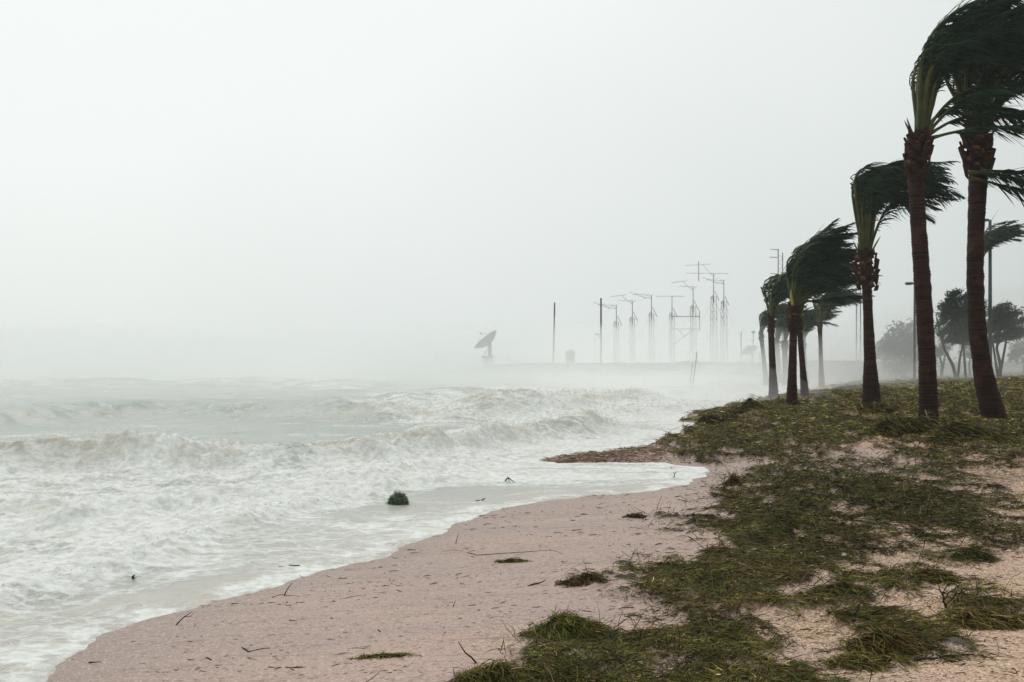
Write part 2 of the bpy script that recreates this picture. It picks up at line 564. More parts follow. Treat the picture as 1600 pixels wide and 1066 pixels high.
def sea_state(x, y, D):
    """height, foam and turbulence of the water"""
    yc = np.clip(y, 4, 400)
    shallow = sstep(0.0, 3.5, -D)
    deep = sstep(2.5, 9.0, -D)
    z = np.full(x.shape, 0.012) + 0.0 * x
    # general chop and swell
    z = z + 0.05 * shallow * fbm(x * 0.45, y * 0.9, 3) + 0.16 * deep * fbm(x * 0.10 + 3, y * 0.22, 3) * sstep(16, 40, y)
    z = z + 0.20 * fbm(x * 0.03 + 3, y * 0.065, 2) * sstep(45, 120, y) * sstep(8, 30, -D)
    z = z + 0.02 * shallow * fbm(x * 2.2, y * 4.0, 3)
    # foam laid over the water at large
    right = sstep(-3, 6, x - 0.02 * (y - 20))
    foam = 0.24 + 0.38 * fbm(x * 0.16, y * 0.42, 3) + 0.42 * right * sstep(16, 26, y)
    inner = sstep(0.6, 2.6, -D)
    foam = foam + 0.34 * inner * (1 - sstep(17, 24, y - 0.45 * x - 3))     # the churned belt inside the first breaker
    turb = 0.018 + 0.055 * inner * (1 - sstep(18, 30, y - 0.4 * x))
    turb = turb + 0.035 * right * sstep(20, 32, y)
    silt = np.zeros(x.shape)
    for w in WAVES:
        sd, arc = wave_field(w, x, y)
        wob = 0.35 * w['hf'] * fbm(x * 0.7 + w['seed'] * 9, y * 0.7, 3)
        sd = sd + wob
        endf = sstep(0, 0.12, arc) * (1 - sstep(0.86, 1.0, arc))
        hm = np.clip(0.9 + w.get('mod', 0.6) * pn(arc * 9 + w['seed'] * 3.3, 0 * arc + .5), 0.3, 1.25)
        pf = np.where(sd > 0, np.exp(-(sd / w['hf']) ** 2), np.exp(-(sd / w['hb']) ** 2))
        A = w['h'] * hm * endf
        z = z + A * pf * np.clip(-D / 1.0, 0, 1)
        # foam on the front and just behind the lip, trailing off behind
        cover = np.where(sd > 0, np.exp(-(sd / (w['hf'] * 2.6)) ** 2), np.exp(-(sd / (w['hb'] * 0.55)) ** 2)) * endf
        lip = np.exp(-(sd / (w['hf'] * 0.9)) ** 2) * endf
        patch = np.clip(0.75 + 0.9 * fbm(x * 0.35 + w['seed'] * 5, y * 0.35, 2), 0, 1.2)
        foam = foam + w['foam'] * cover * patch - (0.25 * cover if w['foam'] < 0.05 else 0)
        if w['seed'] in (1, 5): silt = silt + lip * np.clip(.55 + 1.1 * fbm(x * .5 + 3, y * .5, 2), 0, 1)
        turb = turb + w['rough'] * (0.6 * cover + 0.6 * lip) * patch * (0.25 + 0.75 * w['foam'])
    # the smooth brown face at the far end of the first breaker, and quiet thin swash in front of the bore
    px0, py0 = dpt(158, 697, .35)
    win = np.exp(-(((x - px0) / 1.1) ** 2 + ((y - py0) / 0.9) ** 2))
    foam = foam - 1.0 * win; turb = turb * (1 - 0.9 * win)
    swd, _ = wave_field(WAVES[1], x, y)
    sw = sstep(0.05, 0.5, swd) * sstep(-0.15, 0.25, -D) * (1 - sstep(15, 20, y))
    foam = foam * (1 - 0.45 * sw) + (0.12 + 0.35 * np.clip(fbm(x * 0.7 + 2, y * 0.7, 3), -.3, 1)) * sw
    turb = turb * (1 - 0.85 * sw)
    cove = sstep(15.5, 17.5, y) * (1 - sstep(20, 21.5, y)) * sstep(-1.2, 0.4, x)
    foam = foam + 0.18 * cove; turb = turb * (1 - 0.8 * cove)
    # white lace at the very edge of the swash, and older edge lines behind it
    e = np.exp(-(np.minimum(D, 0.6) + 0.02 + 0.22 * np.clip(pn(x * 2.3 + 3, y * 2.3), -.5, .3)) ** 2 / (0.034 * np.clip(yc / 10, 0.6, 3)) )
    foam = foam + 0.75 * e * np.clip(0.6 + 1.3 * fbm(x * 1.6, y * 1.6, 3), 0.0, 1)
    e2 = np.exp(-((D + 0.75 + 0.35 * pn(x * 0.8, y * 0.8)) / 0.12) ** 2) * np.clip(fbm(x * 0.4 + 8, y * 0.4, 2) * 2 + 0.4, 0, 1)
    foam = foam + 0.45 * e2
    turb = np.maximum(turb, 0) * sstep(0.0, 1.2, -D)
    far = sstep(20, 60, yc)
    bl = (1 - far) * billow(x * 1.6, y * 1.9, 4, 0.52) + far * billow(x * 0.6, y * 0.8, 4, 0.6)
    fine = billow(x * 6.0 + 4, y * 7.5, 3, 0.6) * (1 - sstep(15, 45, yc)) + 0.36 * sstep(15, 45, yc)
    soft = (1 - far) * fbm(x * 0.8, y * 1.0 + 5, 2) + far * fbm(x * 0.35, y * 0.4, 2)
    z = z + turb * (1.1 * (bl - 0.36) + 0.45 * (fine - 0.36) + 0.9 * soft)
    return z, np.clip(foam, 0, 1.4), np.clip(silt, 0, 1)

def sea_material():
    m, n, b = new_mat('storm_sea')
    fo = attr(n, 'foam').outputs['Fac']
    thin = attr(n, 'thin').outputs['Fac']
    v = objvec(n)
    big = noise(n, objvec(n, (0.7, 1.0, 1)), 0.55, 5.0, 0.6)
    lace = noise(n, objvec(n, (0.8, 1.5, 1)), 2.0, 7.0, 0.66)
    lace2 = noise(n, objvec(n), 8.0, 5.0, 0.6)
    pat = mathn(n, 'ADD', mathn(n, 'MULTIPLY_ADD', big, 1.7, -0.85), mathn(n, 'MULTIPLY_ADD', lace, 2.0, -1.0))
    pat = mathn(n, 'ADD', pat, mathn(n, 'MULTIPLY_ADD', lace2, 0.55, -0.275))
    f = maprange(n, mathn(n, 'ADD', fo, pat), 0.18, 0.78)
    # net of lace the spent foam is drawn out into
    wn = n.nodes.new('ShaderNodeTexNoise'); wn.inputs['Scale'].default_value = 1.7; wn.inputs['Detail'].default_value = 4.0
    n.links.new(v, wn.inputs['Vector'])
    wa = n.nodes.new('ShaderNodeVectorMath'); wa.operation = 'MULTIPLY_ADD'; wa.inputs[1].default_value = (0.9, 0.9, 0.9)
    n.links.new(wn.outputs['Color'], wa.inputs[0]); n.links.new(v, wa.inputs[2])
    net = None
    for sc_, wgt in ((2.4, 0.75), (6.0, 0.55)):
        vo = n.nodes.new('ShaderNodeTexVoronoi'); vo.feature = 'DISTANCE_TO_EDGE'; vo.inputs['Scale'].default_value = sc_
        n.links.new(wa.outputs[0], vo.inputs['Vector'])
        e = maprange(n, vo.outputs['Distance'], 0.01, 0.16, wgt, 0.0)
        net = e if net is None else mathn(n, 'MAXIMUM', net, e)
    net = mathn(n, 'MULTIPLY', net, maprange(n, mathn(n, 'ADD', fo, mathn(n, 'MULTIPLY_ADD', big, 1.2, -0.6)), 0.12, 0.5))
    f = mathn(n, 'MAXIMUM', f, net)
    water = mixc(n, maprange(n, noise(n, v, 0.5, 4.0), 0.35, 0.65), (0.365, 0.41, 0.38), (0.42, 0.43, 0.38))
    water = mixc(n, thin, water, (0.54, 0.485, 0.43))
    foamc = mixc(n, maprange(n, lace2, 0.33, 0.62), (0.74, 0.73, 0.68), (0.94, 0.94, 0.92))
    foamc = mixc(n, maprange(n, noise(n, v, 1.1, 5.0), 0.52, 0.74, 0.0, 0.5), foamc, (0.68, 0.64, 0.555))
    si = mathn(n, 'MULTIPLY', attr(n, 'silt').outputs['Fac'], maprange(n, lace, 0.36, 0.62, 0.95, 0.15))
    foamc = mixc(n, si, foamc, (0.56, 0.50, 0.41))
    n.links.new(mixc(n, f, water, foamc), b.inputs['Base Color'])
    n.links.new(maprange(n, f, 0.0, 1.0, 0.28, 0.95, False), b.inputs['Roughness'])
    b.inputs['IOR'].default_value = 1.33
    n.links.new(maprange(n, f, 0.0, 1.0, 0.5, 0.1, False), b.inputs['Specular IOR Level'])
    rip = mathn(n, 'ADD', mathn(n, 'MULTIPLY', noise(n, objvec(n, (1.0, 1.6, 1)), 4.5, 7.0, 0.6), 0.6),
                mathn(n, 'MULTIPLY', mathn(n, 'MULTIPLY', lace2, f), 0.9))
    bump(n, b, rip, 0.7, 0.09)
    return m
M_sea = sea_material()

def build_sea():
    ys = np.concatenate([np.linspace(-1400, -10, 12), np.linspace(-4, 3.6, 8), np.exp(np.arange(math.log(4.0), math.log(52), 0.0046)),
                         np.exp(np.arange(math.log(52.2), math.log(260), 0.011)), np.exp(np.linspace(math.log(264), math.log(1500), 30))])
    ts = np.concatenate([np.array([-300, -60, -20, -8, -4, -2.4, -1.6, -1.1, -0.85, -0.72]), np.arange(-0.62, 0.34, 0.0021), np.linspace(0.36, 0.7, 30),
                         np.array([0.8, 1.2, 2.4, 5, 20, 60, 300])])
    X, Y = fan(ys, ts)
    X = np.clip(X, -1500, 1500)
    D = shore_D(X, Y)
    Z, foam, silt = sea_state(X, Y, D)
    lim = base_H(X, Y, D)
    edge = sstep(0.0, 0.5, D)
    Z = np.where(D > -0.4, np.maximum(Z * (1 - sstep(-0.3, 0.1, D)) + 0.012, 0.0) - 0.02 * edge, Z)
    Z = np.where((D <= 0) & (D > -6), np.maximum(Z, np.minimum(lim, 0) * 1.0 + 0.012), Z)
    thin = np.exp(-np.maximum(-D, 0) / 1.3)
    V = np.stack([X, Y, Z], -1).reshape(-1, 3)
    q = grid_faces(X.shape[0], X.shape[1], (D < 0.35))
    V, q, A = compact(V, q, {'foam': foam.ravel(), 'thin': thin.ravel(), 'silt': silt.ravel()})
    o = link('sea', np_mesh('sea', V, q, mats=[M_sea], attrs=A))
    return tag(o, kind='structure', label='churned pale storm sea breaking in white surf on the beach')
sea = build_sea()

def sea_z(x, y):
    x = np.atleast_1d(np.asarray(x, float)); y = np.atleast_1d(np.asarray(y, float))
    return sea_state(x, y, shore_D(x, y))[0]

# --- drops and rags of foam thrown up along the breaking crests
def build_drops():
    P = []; S = []
    rg = np.random.default_rng(5)
    for wi, n, rise in ((0, 9000, .10), (1, 2500, .03), (4, 3000, .2), (5, 1500, .15), (2, 1500, .05)):
        w = WAVES[wi]; pl = np.array(w['p'])
        seg = np.linalg.norm(np.diff(pl, axis=0), axis=1); cum = np.concatenate([[0], np.cumsum(seg)])
        u = rg.uniform(0.06, 0.94, n) * cum[-1]
        keep = rg.random(n) < np.clip(0.5 + 1.6 * pn(u * 0.5 + wi * 7, u * 0 + .3), 0.03, 1)
        u = u[keep]; n = len(u)
        x = np.interp(u, cum, pl[:, 0]) + rg.normal(0, .3, n) * w['hf']; y = np.interp(u, cum, pl[:, 1]) + rg.normal(0, .8, n) * w['hf']
        z = sea_z(x, y) + rg.exponential(1, n) * rise * 0.45 - 0.01
        P.append(np.stack([x, y, z], 1)); S.append(np.clip(rg.exponential(.005, n) + .003, 0, .018) * np.clip(y / 20, .6, 1.8))
    P = np.concatenate(P); S = np.concatenate(S)
    T = np.array([[1, 1, 1], [1, -1, -1], [-1, 1, -1], [-1, -1, 1]]) / 1.6
    n = len(P)
    J = rg.uniform(.6, 1.4, (n, 4, 3))
    V = (P[:, None, :] + T[None] * J * S[:, None, None] * np.array([1.3, 1, .9])).reshape(-1, 3)
    b = np.arange(n)[:, None] * 4
    tr = np.concatenate([b + np.array([[0, 1, 2]]), b + np.array([[0, 3, 1]]), b + np.array([[0, 2, 3]]), b + np.array([[1, 3, 2]])])
    m, nn, bs = new_mat('foam_drops')
    f = noise(nn, objvec(nn), 3.0)
    nn.links.new(mixc(nn, f, (0.70, 0.70, 0.66), (0.85, 0.86, 0.84)), bs.inputs['Base Color'])
    bs.inputs['Roughness'].default_value = 0.6
    tr_ = nn.nodes.new('ShaderNodeBsdfTranslucent'); tr_.inputs['Color'].default_value = (0.9, 0.91, 0.9, 1)
    mx = nn.nodes.new('ShaderNodeMixShader'); mx.inputs[0].default_value = 0.5
    nn.links.new(bs.outputs[0], mx.inputs[1]); nn.links.new(tr_.outputs[0], mx.inputs[2])
    nn.links.new(mx.outputs[0], nn.nodes['Material Output'].inputs['Surface'])
    o = link('foam', np_mesh('foam', V, tris=tr, mats=[m], smooth=False))
    return tag(o, kind='stuff', label='flecks of white foam flying off the breaking wave crests')
build_drops()
# ------------------------------------------------------------------ turf, sea grass and wrack lying on the beach
M_blade = tinted('wrack_and_turf', 0.95, 0.05)
PAL = np.array([[.118, .120, .024], [.190, .160, .044], [.122, .082, .036], [.042, .046, .017], [.40, .31, .165], [.100, .145, .028], [.155, .092, .038]])

def ribbons(P, dirs, side, L, Wd, col, bend, segs=3):
    """blades as bent tapering ribbons: P base, dirs start direction, bend added towards the tip"""
    n = len(P)
    pts = [P]; d = dirs.copy()
    for k in range(segs):
        d = d + bend / segs
        d = d / (np.linalg.norm(d, axis=1, keepdims=True) + 1e-9)
        pts.append(pts[-1] + d * (L / segs)[:, None])
    prof = [0.7, 1.0, 0.75, 0.0] if segs == 3 else [1.0, 0.8, 0.0]
    rows = []
    for k in range(segs):
        w = (Wd * prof[k] * 0.5)[:, None] * side
        rows += [pts[k] - w, pts[k] + w]
    rows.append(pts[segs])
    m = len(rows)
    V = np.stack(rows, 1).reshape(-1, 3)
    b = (np.arange(n) * m)[:, None]
    quads = np.concatenate([b + np.array([[2 * k, 2 * k + 1, 2 * k + 3, 2 * k + 2]]) for k in range(segs - 1)]) if segs > 1 else None
    tris = b + np.array([[2 * segs - 2, 2 * segs - 1, 2 * segs]])
    return V, quads, tris, np.repeat(col, m, axis=0)

def blade_set(rg, x, y, lenf=1.0, lie=0.13):
    """random strands rooted at x, y: laid over by the wind, piled loosely"""
    n = len(x)
    H = ground_H(x, y)
    az = rg.normal(0.15, 1.15, n) + rg.choice([0, math.pi], n, p=[.72, .28])
    el = np.abs(rg.normal(0, lie, n)) + 0.05
    d = np.stack([np.cos(az) * np.cos(el), np.sin(az) * np.cos(el), np.sin(el)], 1)
    up = rg.normal(0, .5, (n, 3)) + np.array([0, 0, 1.0])
    side = np.cross(d, up); side /= np.linalg.norm(side, axis=1, keepdims=True) + 1e-9
    L = (0.035 + 0.09 * rg.random(n) ** 1.6) * (0.8 + y / 30.0) * lenf
    Wd = np.maximum(0.0045 + 0.004 * rg.random(n), 0.00075 * y * (0.6 + 0.8 * rg.random(n)))
    bend = np.stack([rg.normal(.2, .5, n), rg.normal(0, .5, n), rg.uniform(-1.3, 0.0, n)], 1)
    P = np.stack([x, y, H - 0.004 + 0.02 * rg.random(n) * np.clip(y / 14, .5, 2)], 1)
    return P, d, side, L, Wd, bend

def tone(rg, x, y):
    """strand colours drift from patch to patch"""
    n = len(x)
    a = fbm(x * 0.55 + 31, y * 0.45, 3); b = fbm(x * 1.6 + 77, y * 1.3, 3)
    px = 800 + x / np.maximum(y, 4) * F; py = HOR + (CAMZ - 0.4) / np.maximum(y, 4) * F
    dark = np.exp(-((px - 1370) / 190) ** 2 - ((py - 785) / 55) ** 2)      # the heavy wet mat below the first palm
    w = np.stack([0.8 + 1.2 * np.clip(a, -.6, 1), 0.75 + 0 * a, 0.95 + 1.8 * np.clip(-a, 0, 1), 0.35 + 2.4 * dark + .8 * np.clip(b, 0, 1),
                  0.16 + 0 * a, 0.18 + 1.2 * np.clip(a + b - .2, 0, 1) * (1 - dark), 0.2 + 1.4 * np.clip(-a - b, 0, 1)], 1)
    w = np.maximum(w, 0.02); w /= w.sum(1, keepdims=True)
    k = (rg.random(n)[:, None] > np.cumsum(w, 1)).sum(1).clip(0, len(PAL) - 1)
    patch = np.exp(1.25 * fbm(x * 2.2 + 5, y * 1.8, 3) + 0.5 * pn(x * 7, y * 6))[:, None]
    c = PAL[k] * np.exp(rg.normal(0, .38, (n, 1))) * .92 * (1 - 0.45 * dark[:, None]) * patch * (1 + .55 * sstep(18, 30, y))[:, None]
    return c

def build_turf():
    rg = np.random.default_rng(21)
    n = 900000
    y = np.exp(rg.uniform(math.log(4.6), math.log(78), n))
    t = rg.uniform(-0.12, 0.64, n)
    x = t * y
    k = veg_at(x, y, np.full(n, .45)) > .1
    x, y = x[k], y[k]; n = len(x)
    D = shore_D(x, y)
    h = base_H(x, y, D)
    v = veg_at(x, y, h)
    p = sstep(0.36, 0.80, v) * 0.95 * (D > 0.12) + 0.05 * sstep(0.05, 0.35, v) * (D > 0.12)
    k = rg.random(n) < p
    x, y = x[k], y[k]
    if len(x) > 420000:
        x, y = x[:420000], y[:420000]
    P, d, s, L, Wd, bend = blade_set(rg, x, y)
    col = tone(rg, x, y)
    V, q, tr, c = ribbons(P, d, s, L, Wd, col, bend, 2)
    o = link('turf', np_mesh('turf', V, q, tr, mats=[M_blade], attrs={'tint': c}))
    tag(o, kind='stuff', label='flattened turf and sea grass wrack matted over the sand')
    print('TURF', len(x))
    # longer, paler stems tangled over the mat
    n = 60000
    y = np.exp(rg.uniform(math.log(4.6), math.log(40), n)); x = rg.uniform(-0.12, 0.62, n) * y
    D = shore_D(x, y); v = veg_at(x, y, base_H(x, y, D))
    k = (rg.random(n) < sstep(0.25, .7, v) * .55) & (D > .15)
    x, y = x[k], y[k]
    P, d, s, L, Wd, bend = blade_set(rg, x, y, 2.0, .45)
    P[:, 2] += 0.015
    pal = np.array([[.16, .13, .06], [.09, .085, .03], [.05, .034, .02], [.10, .115, .035]])
    col = pal[rg.integers(0, 4, len(x))] * rg.uniform(.6, 1.2, (len(x), 1))
    V, q, tr, c = ribbons(P, d, s, L, Wd * .8, col, bend, 3)
    # single strands left in lines on the open sand
    n = 160000
    y2 = np.exp(rg.uniform(math.log(4.8), math.log(24), n)); x2 = rg.uniform(-0.55, 0.6, n) * y2
    D = shore_D(x2, y2); st = fbm(x2 * .45 + 40, y2 * 2.6, 3)
    mid = np.exp(-((800 + x2 / y2 * F - 830) / 230) ** 2) * sstep(8.5, 11, y2)
    k = (rg.random(n) < sstep(.22, .6, st) * (.05 + .16 * mid)) & (D > .12)
    x2, y2 = x2[k], y2[k]
    P, d, s, L, Wd, bend = blade_set(rg, x2, y2, 1.3, .06)
    bend[:, 2] = rg.normal(-.1, .25, len(x2)); bend[:, 1] *= .6
    col = np.array([[.07, .045, .03], [.10, .075, .04], [.05, .05, .022], [.045, .03, .02]])[rg.integers(0, 4, len(x2))] * rg.uniform(.6, 1.3, (len(x2), 1))
    V2, q2, t2, c2 = ribbons(P, d, s, L, Wd * .8, col, bend, 3)
    q = np.concatenate([q, q2 + len(V)]); tr = np.concatenate([tr, t2 + len(V)]); V = np.concatenate([V, V2]); c = np.concatenate([c, c2])
    o = link('weeds', np_mesh('weeds', V, q, tr, mats=[M_blade], attrs={'tint': c}))
    tag(o, kind='stuff', label='loose bent stems tangled over the wrack')
build_turf()

def chips(rg, x, y, z, size, asp, cols, mat, name, label):
    """small flat irregular bits: squashed wedges with real thickness"""
    n = len(x)
    B = np.array([[-1, -.5, -.35], [1, -.4, -.35], [.8, .5, -.35], [-.9, .4, -.35], [-.5, -.2, .5], [.6, .1, .45]])
    az = rg.normal(0.1, .6, n)
    J = rg.uniform(.6, 1.4, (n, 6, 3))
    Q = B[None] * J * size[:, None, None] * np.stack([asp, np.ones(n), np.ones(n) * .7], 1)[:, None, :]
    ca, sa = np.cos(az)[:, None], np.sin(az)[:, None]
    V = np.stack([Q[..., 0] * ca - Q[..., 1] * sa + x[:, None], Q[..., 0] * sa + Q[..., 1] * ca + y[:, None], Q[..., 2] + z[:, None]], -1).reshape(-1, 3)
    b = (np.arange(n) * 6)[:, None]
    tr = np.concatenate([b + np.array([f]) for f in ((0, 1, 5), (0, 5, 4), (1, 2, 5), (2, 3, 4), (2, 4, 5), (3, 0, 4))])
    o = link(name, np_mesh(name, V, tris=tr, mats=[mat], smooth=False, attrs={'tint': np.repeat(cols, 6, axis=0)}))
    return tag(o, kind='stuff', label=label)

def build_litter():
    rg = np.random.default_rng(33)
    # dark bits strewn along swash lines on the bare sand
    n = 150000
    y = np.exp(rg.uniform(math.log(4.8), math.log(27), n)); x = rg.uniform(-0.62, 0.62, n) * y
    D = shore_D(x, y); v = veg_at(x, y, base_H(x, y, D))
    st = fbm(x * 0.5, y * 3.2, 3)
    p = sstep(.22, .62, st) * 0.45 + 0.02 + 0.12 * sstep(.05, .3, v)
    k = (rg.random(n) < p) & (D > .08)
    x, y = x[k], y[k]; n = len(x)
    z = ground_H(x, y) + .002
    sz = np.clip(rg.exponential(.0026, n) + .0018, 0, .016) * np.clip(y / 10, .7, 2)
    pal = np.array([[.06, .04, .025], [.10, .07, .04], [.035, .028, .02], [.07, .075, .03], [.16, .10, .07]])
    chips(rg, x, y, z, sz, rg.uniform(1, 5, n) ** 1.2, pal[rg.integers(0, 5, n)] * rg.uniform(.7, 1.3, (n, 1)), M_blade, 'debris', 'small dark bits of weed strewn over the bare sand')
    # pale shell gravel between the turf patches
    xs, ys = [], []
    for (px, py, sx, sy, m) in ((1355, 708, 45, 7, 2600), (1300, 702, 50, 5, 900), (1545, 727, 60, 6, 1800), (1530, 697, 28, 3, 400), (1570, 765, 45, 20, 700),
                                (1160, 712, 50, 8, 700), (1440, 838, 60, 10, 500), (1590, 830, 30, 15, 300), (990, 706, 70, 9, 900)):
        q = rg.normal(0, 1, (m, 2)) * np.array([sx, sy]) + np.array([px, py])
        d = (CAMZ - .42) * F / np.maximum(q[:, 1] - HOR, 60); xs.append((q[:, 0] - 800) / F * d); ys.append(d)
    x = np.concatenate(xs); y = np.concatenate(ys)
    k = shore_D(x, y) > .3; x, y = x[k], y[k]; n = len(x)
    z = ground_H(x, y) + .012
    sz = np.clip(rg.exponential(.006, n) + .008, 0, .035) * np.clip(y / 20, .5, 1.3)
    pal = np.array([[.52, .42, .32], [.44, .34, .25], [.60, .52, .43], [.36, .25, .18]])
    chips(rg, x, y, z, sz, rg.uniform(1, 1.8, n), pal[rg.integers(0, 4, n)] * rg.uniform(.7, 1.1, (n, 1)), M_blade, 'gravel', 'pale broken shell gravel between the turf patches')
    # reddish litter piled on the low spit
    m = 2800
    t = rg.random(m)
    px = 850 + 200 * t + rg.normal(0, 14, m); py = 718 - 20 * t + rg.normal(0, 1, m) * (3 + 8 * t)
    d = (CAMZ - .12) * F / (py - HOR); x = (px - 800) / F * d; y = d
    k = shore_D(x, y) > .02; x, y = x[k], y[k]; n = len(x)
    z = ground_H(x, y) + rg.random(n) * .035
    pal = np.array([[.26, .145, .105], [.36, .225, .17], [.12, .075, .05], [.48, .33, .27], [.17, .13, .07]])
    chips(rg, x, y, z, rg.uniform(.008, .022, n), rg.uniform(1.2, 5, n), pal[rg.integers(0, 5, n)] * rg.uniform(.7, 1.2, (n, 1)), M_blade, 'leaves', 'reddish brown leaf and stem litter heaped along the low sand spit')
build_litter()
# ------------------------------------------------------------------ palms
def trunk_material():
    m, n, b = new_mat('palm_trunk_bark')
    v = objvec(n)
    ring = noise(n, objvec(n, (1.2, 1.2, 16)), 1.0, 5.0, 0.6)
    blot = noise(n, v, 1.6, 4.0)
    col = mixc(n, maprange(n, ring, 0.35, 0.65), (0.014, 0.006, 0.005), (0.042, 0.017, 0.014))
    col = mixc(n, maprange(n, blot, 0.52, 0.7, 0, .7), col, (0.085, 0.030, 0.024))
    n.links.new(col, b.inputs['Base Color'])
    b.inputs['Roughness'].default_value = 0.8
    b.inputs['Specular IOR Level'].default_value = 0.2
    bump(n, b, mathn(n, 'ADD', ring, noise(n, v, 22.0, 5.0)), 0.9, 0.03)
    return m
M_trunk = trunk_material()
M_boot = plain('palm_leaf_base', (0.022, 0.010, 0.008), (0.058, 0.022, 0.015), 7.0, 0.85, 0.5, 0.01, 0.15)
M_bootcut = plain('palm_leaf_base_cut', (0.17, 0.066, 0.028), (0.06, 0.026, 0.017), 9.0, 0.85, 0.4, 0.01, 0.15)
M_leaf = plain('palm_leaflet', (0.009, 0.030, 0.019), (0.024, 0.058, 0.033), 3.0, 0.6, 0.1, 0.002, 0.12)
M_rib = plain('palm_midrib', (0.045, 0.058, 0.018), (0.085, 0.088, 0.028), 3.0, 0.6, 0.1, 0.003, 0.15)
M_spear = plain('palm_young_leaf', (0.08, 0.115, 0.03), (0.13, 0.15, 0.05), 3.0, 0.55, 0.1, 0.003, 0.3)
M_dry = plain('palm_dry_leaf', (0.10, 0.075, 0.035), (0.05, 0.035, 0.02), 4.0, 0.8, 0.2, 0.004, 0.15)
WIND = np.array([1.0, 0.10, 0.02]); WIND /= np.linalg.norm(WIND)

def unit(v):
    return v / (np.linalg.norm(v) + 1e-9)

def frond(rg, L, az, el, K=0.9, droop=0.25, nl=58, leaf=0.62, wid=0.030, w0=0.10, w1=0.8, tipup=0.0, ls=0.20):
    """one feather leaf bent over by the wind; local to the crown. Returns (leaflet mesh, midrib mesh)"""
    d0 = np.array([math.cos(el) * math.cos(az), math.cos(el) * math.sin(az), math.sin(el)])
    n = 26; pts = [np.zeros(3)]; tans = []
    wv = unit(WIND + np.array([0, rg.normal(0, .10), rg.normal(0, .06) + tipup]))
    for i in range(n):
        s = (i + .5) / n
        w = K * float(sstep(w0, w1, np.array(s)))
        d = unit(d0 * (1 - w) + wv * w + np.array([0, 0, -1.0]) * droop * s * s + 0.02 * rg.normal(0, 1, 3))
        tans.append(d); pts.append(pts[-1] + d * L / n)
    pts = np.array(pts); tans.append(tans[-1]); tans = np.array(tans)
    rib = MB()
    rad = [0.045 * (1 - i / n) ** 0.8 * (L / 3.6) + 0.005 + (0.035 * max(0, 1 - i / 3.0)) for i in range(n + 1)]
    rib.tube(pts, rad, 5)
    # leaflets
    m = nl * 2
    s = np.repeat(np.linspace(ls, 0.995, nl), 2) + rg.normal(0, .004, m)
    s = np.clip(s, ls - .03, 1.0)
    sg = np.tile([1.0, -1.0], nl)
    u = s * n; i0 = np.clip(u.astype(int), 0, n - 1); f = (u - i0)[:, None]
    P = pts[i0] * (1 - f) + pts[i0 + 1] * f
    T = tans[i0]
    upv = np.array([0, 0, 1.0]) - 0.4 * d0
    S = np.cross(T, upv); S /= np.linalg.norm(S, axis=1, keepdims=True) + 1e-9
    torn = pn(s * 9 + rg.uniform(0, 50), sg * 3.3 + rg.uniform(0, 50)) + .25 * rg.normal(0, 1, m) * .5
    env = np.clip(np.minimum((s - ls + .08) / .2, (1.08 - s) / .35), 0.25, 1.0)
    ll = leaf * env * rg.uniform(.6, 1.25, m) * np.where(torn < -.22, rg.uniform(.12, .4, m), 1.0)
    start = 0.60 * T + 0.62 * S * sg[:, None] + rg.normal(0, .12, (m, 3))
    start /= np.linalg.norm(start, axis=1, keepdims=True)
    flut = 0.22 * np.sin(s * 19 + rg.uniform(0, 6))[:, None]
    end = wv[None] * 1.05 + 0.30 * T + np.array([0, 0, -1.0]) * (0.62 + rg.uniform(-.35, .40, (m, 1))) + rg.normal(0, .20, (m, 3)) + S * sg[:, None] * .12 + np.array([0, 0, 1.0]) * flut
    end /= np.linalg.norm(end, axis=1, keepdims=True)
    k = 4
    Q = [P]
    for j in range(k):
        t = (j + .6) / k
        d = start * (1 - t) ** 1.5 + end * (1 - (1 - t) ** 1.5)
        d /= np.linalg.norm(d, axis=1, keepdims=True) + 1e-9
        Q.append(Q[-1] + d * (ll / k)[:, None])
    sidev = np.cross(end, np.cross(T, start) + rg.normal(0, .6, (m, 3)))
    sidev /= np.linalg.norm(sidev, axis=1, keepdims=True) + 1e-9
    prof = [.5, 1.0, .9, .6]
    rows = []
    wd = wid * rg.uniform(.7, 1.2, m)
    for j in range(k):
        wv_ = (wd * prof[j] * .5)[:, None] * sidev
        rows += [Q[j] - wv_, Q[j] + wv_]
    rows.append(Q[k])
    V = np.stack(rows, 1).reshape(-1, 3); r = len(rows)
    b = (np.arange(m) * r)[:, None]
    quads = np.concatenate([b + np.array([[2 * j, 2 * j + 1, 2 * j + 3, 2 * j + 2]]) for j in range(k - 1)])
    tris = b + np.array([[2 * k - 2, 2 * k - 1, 2 * k]])
    return np_mesh('frond', V, quads, tris, mats=[M_leaf]), rib.mesh('midrib', M_rib)

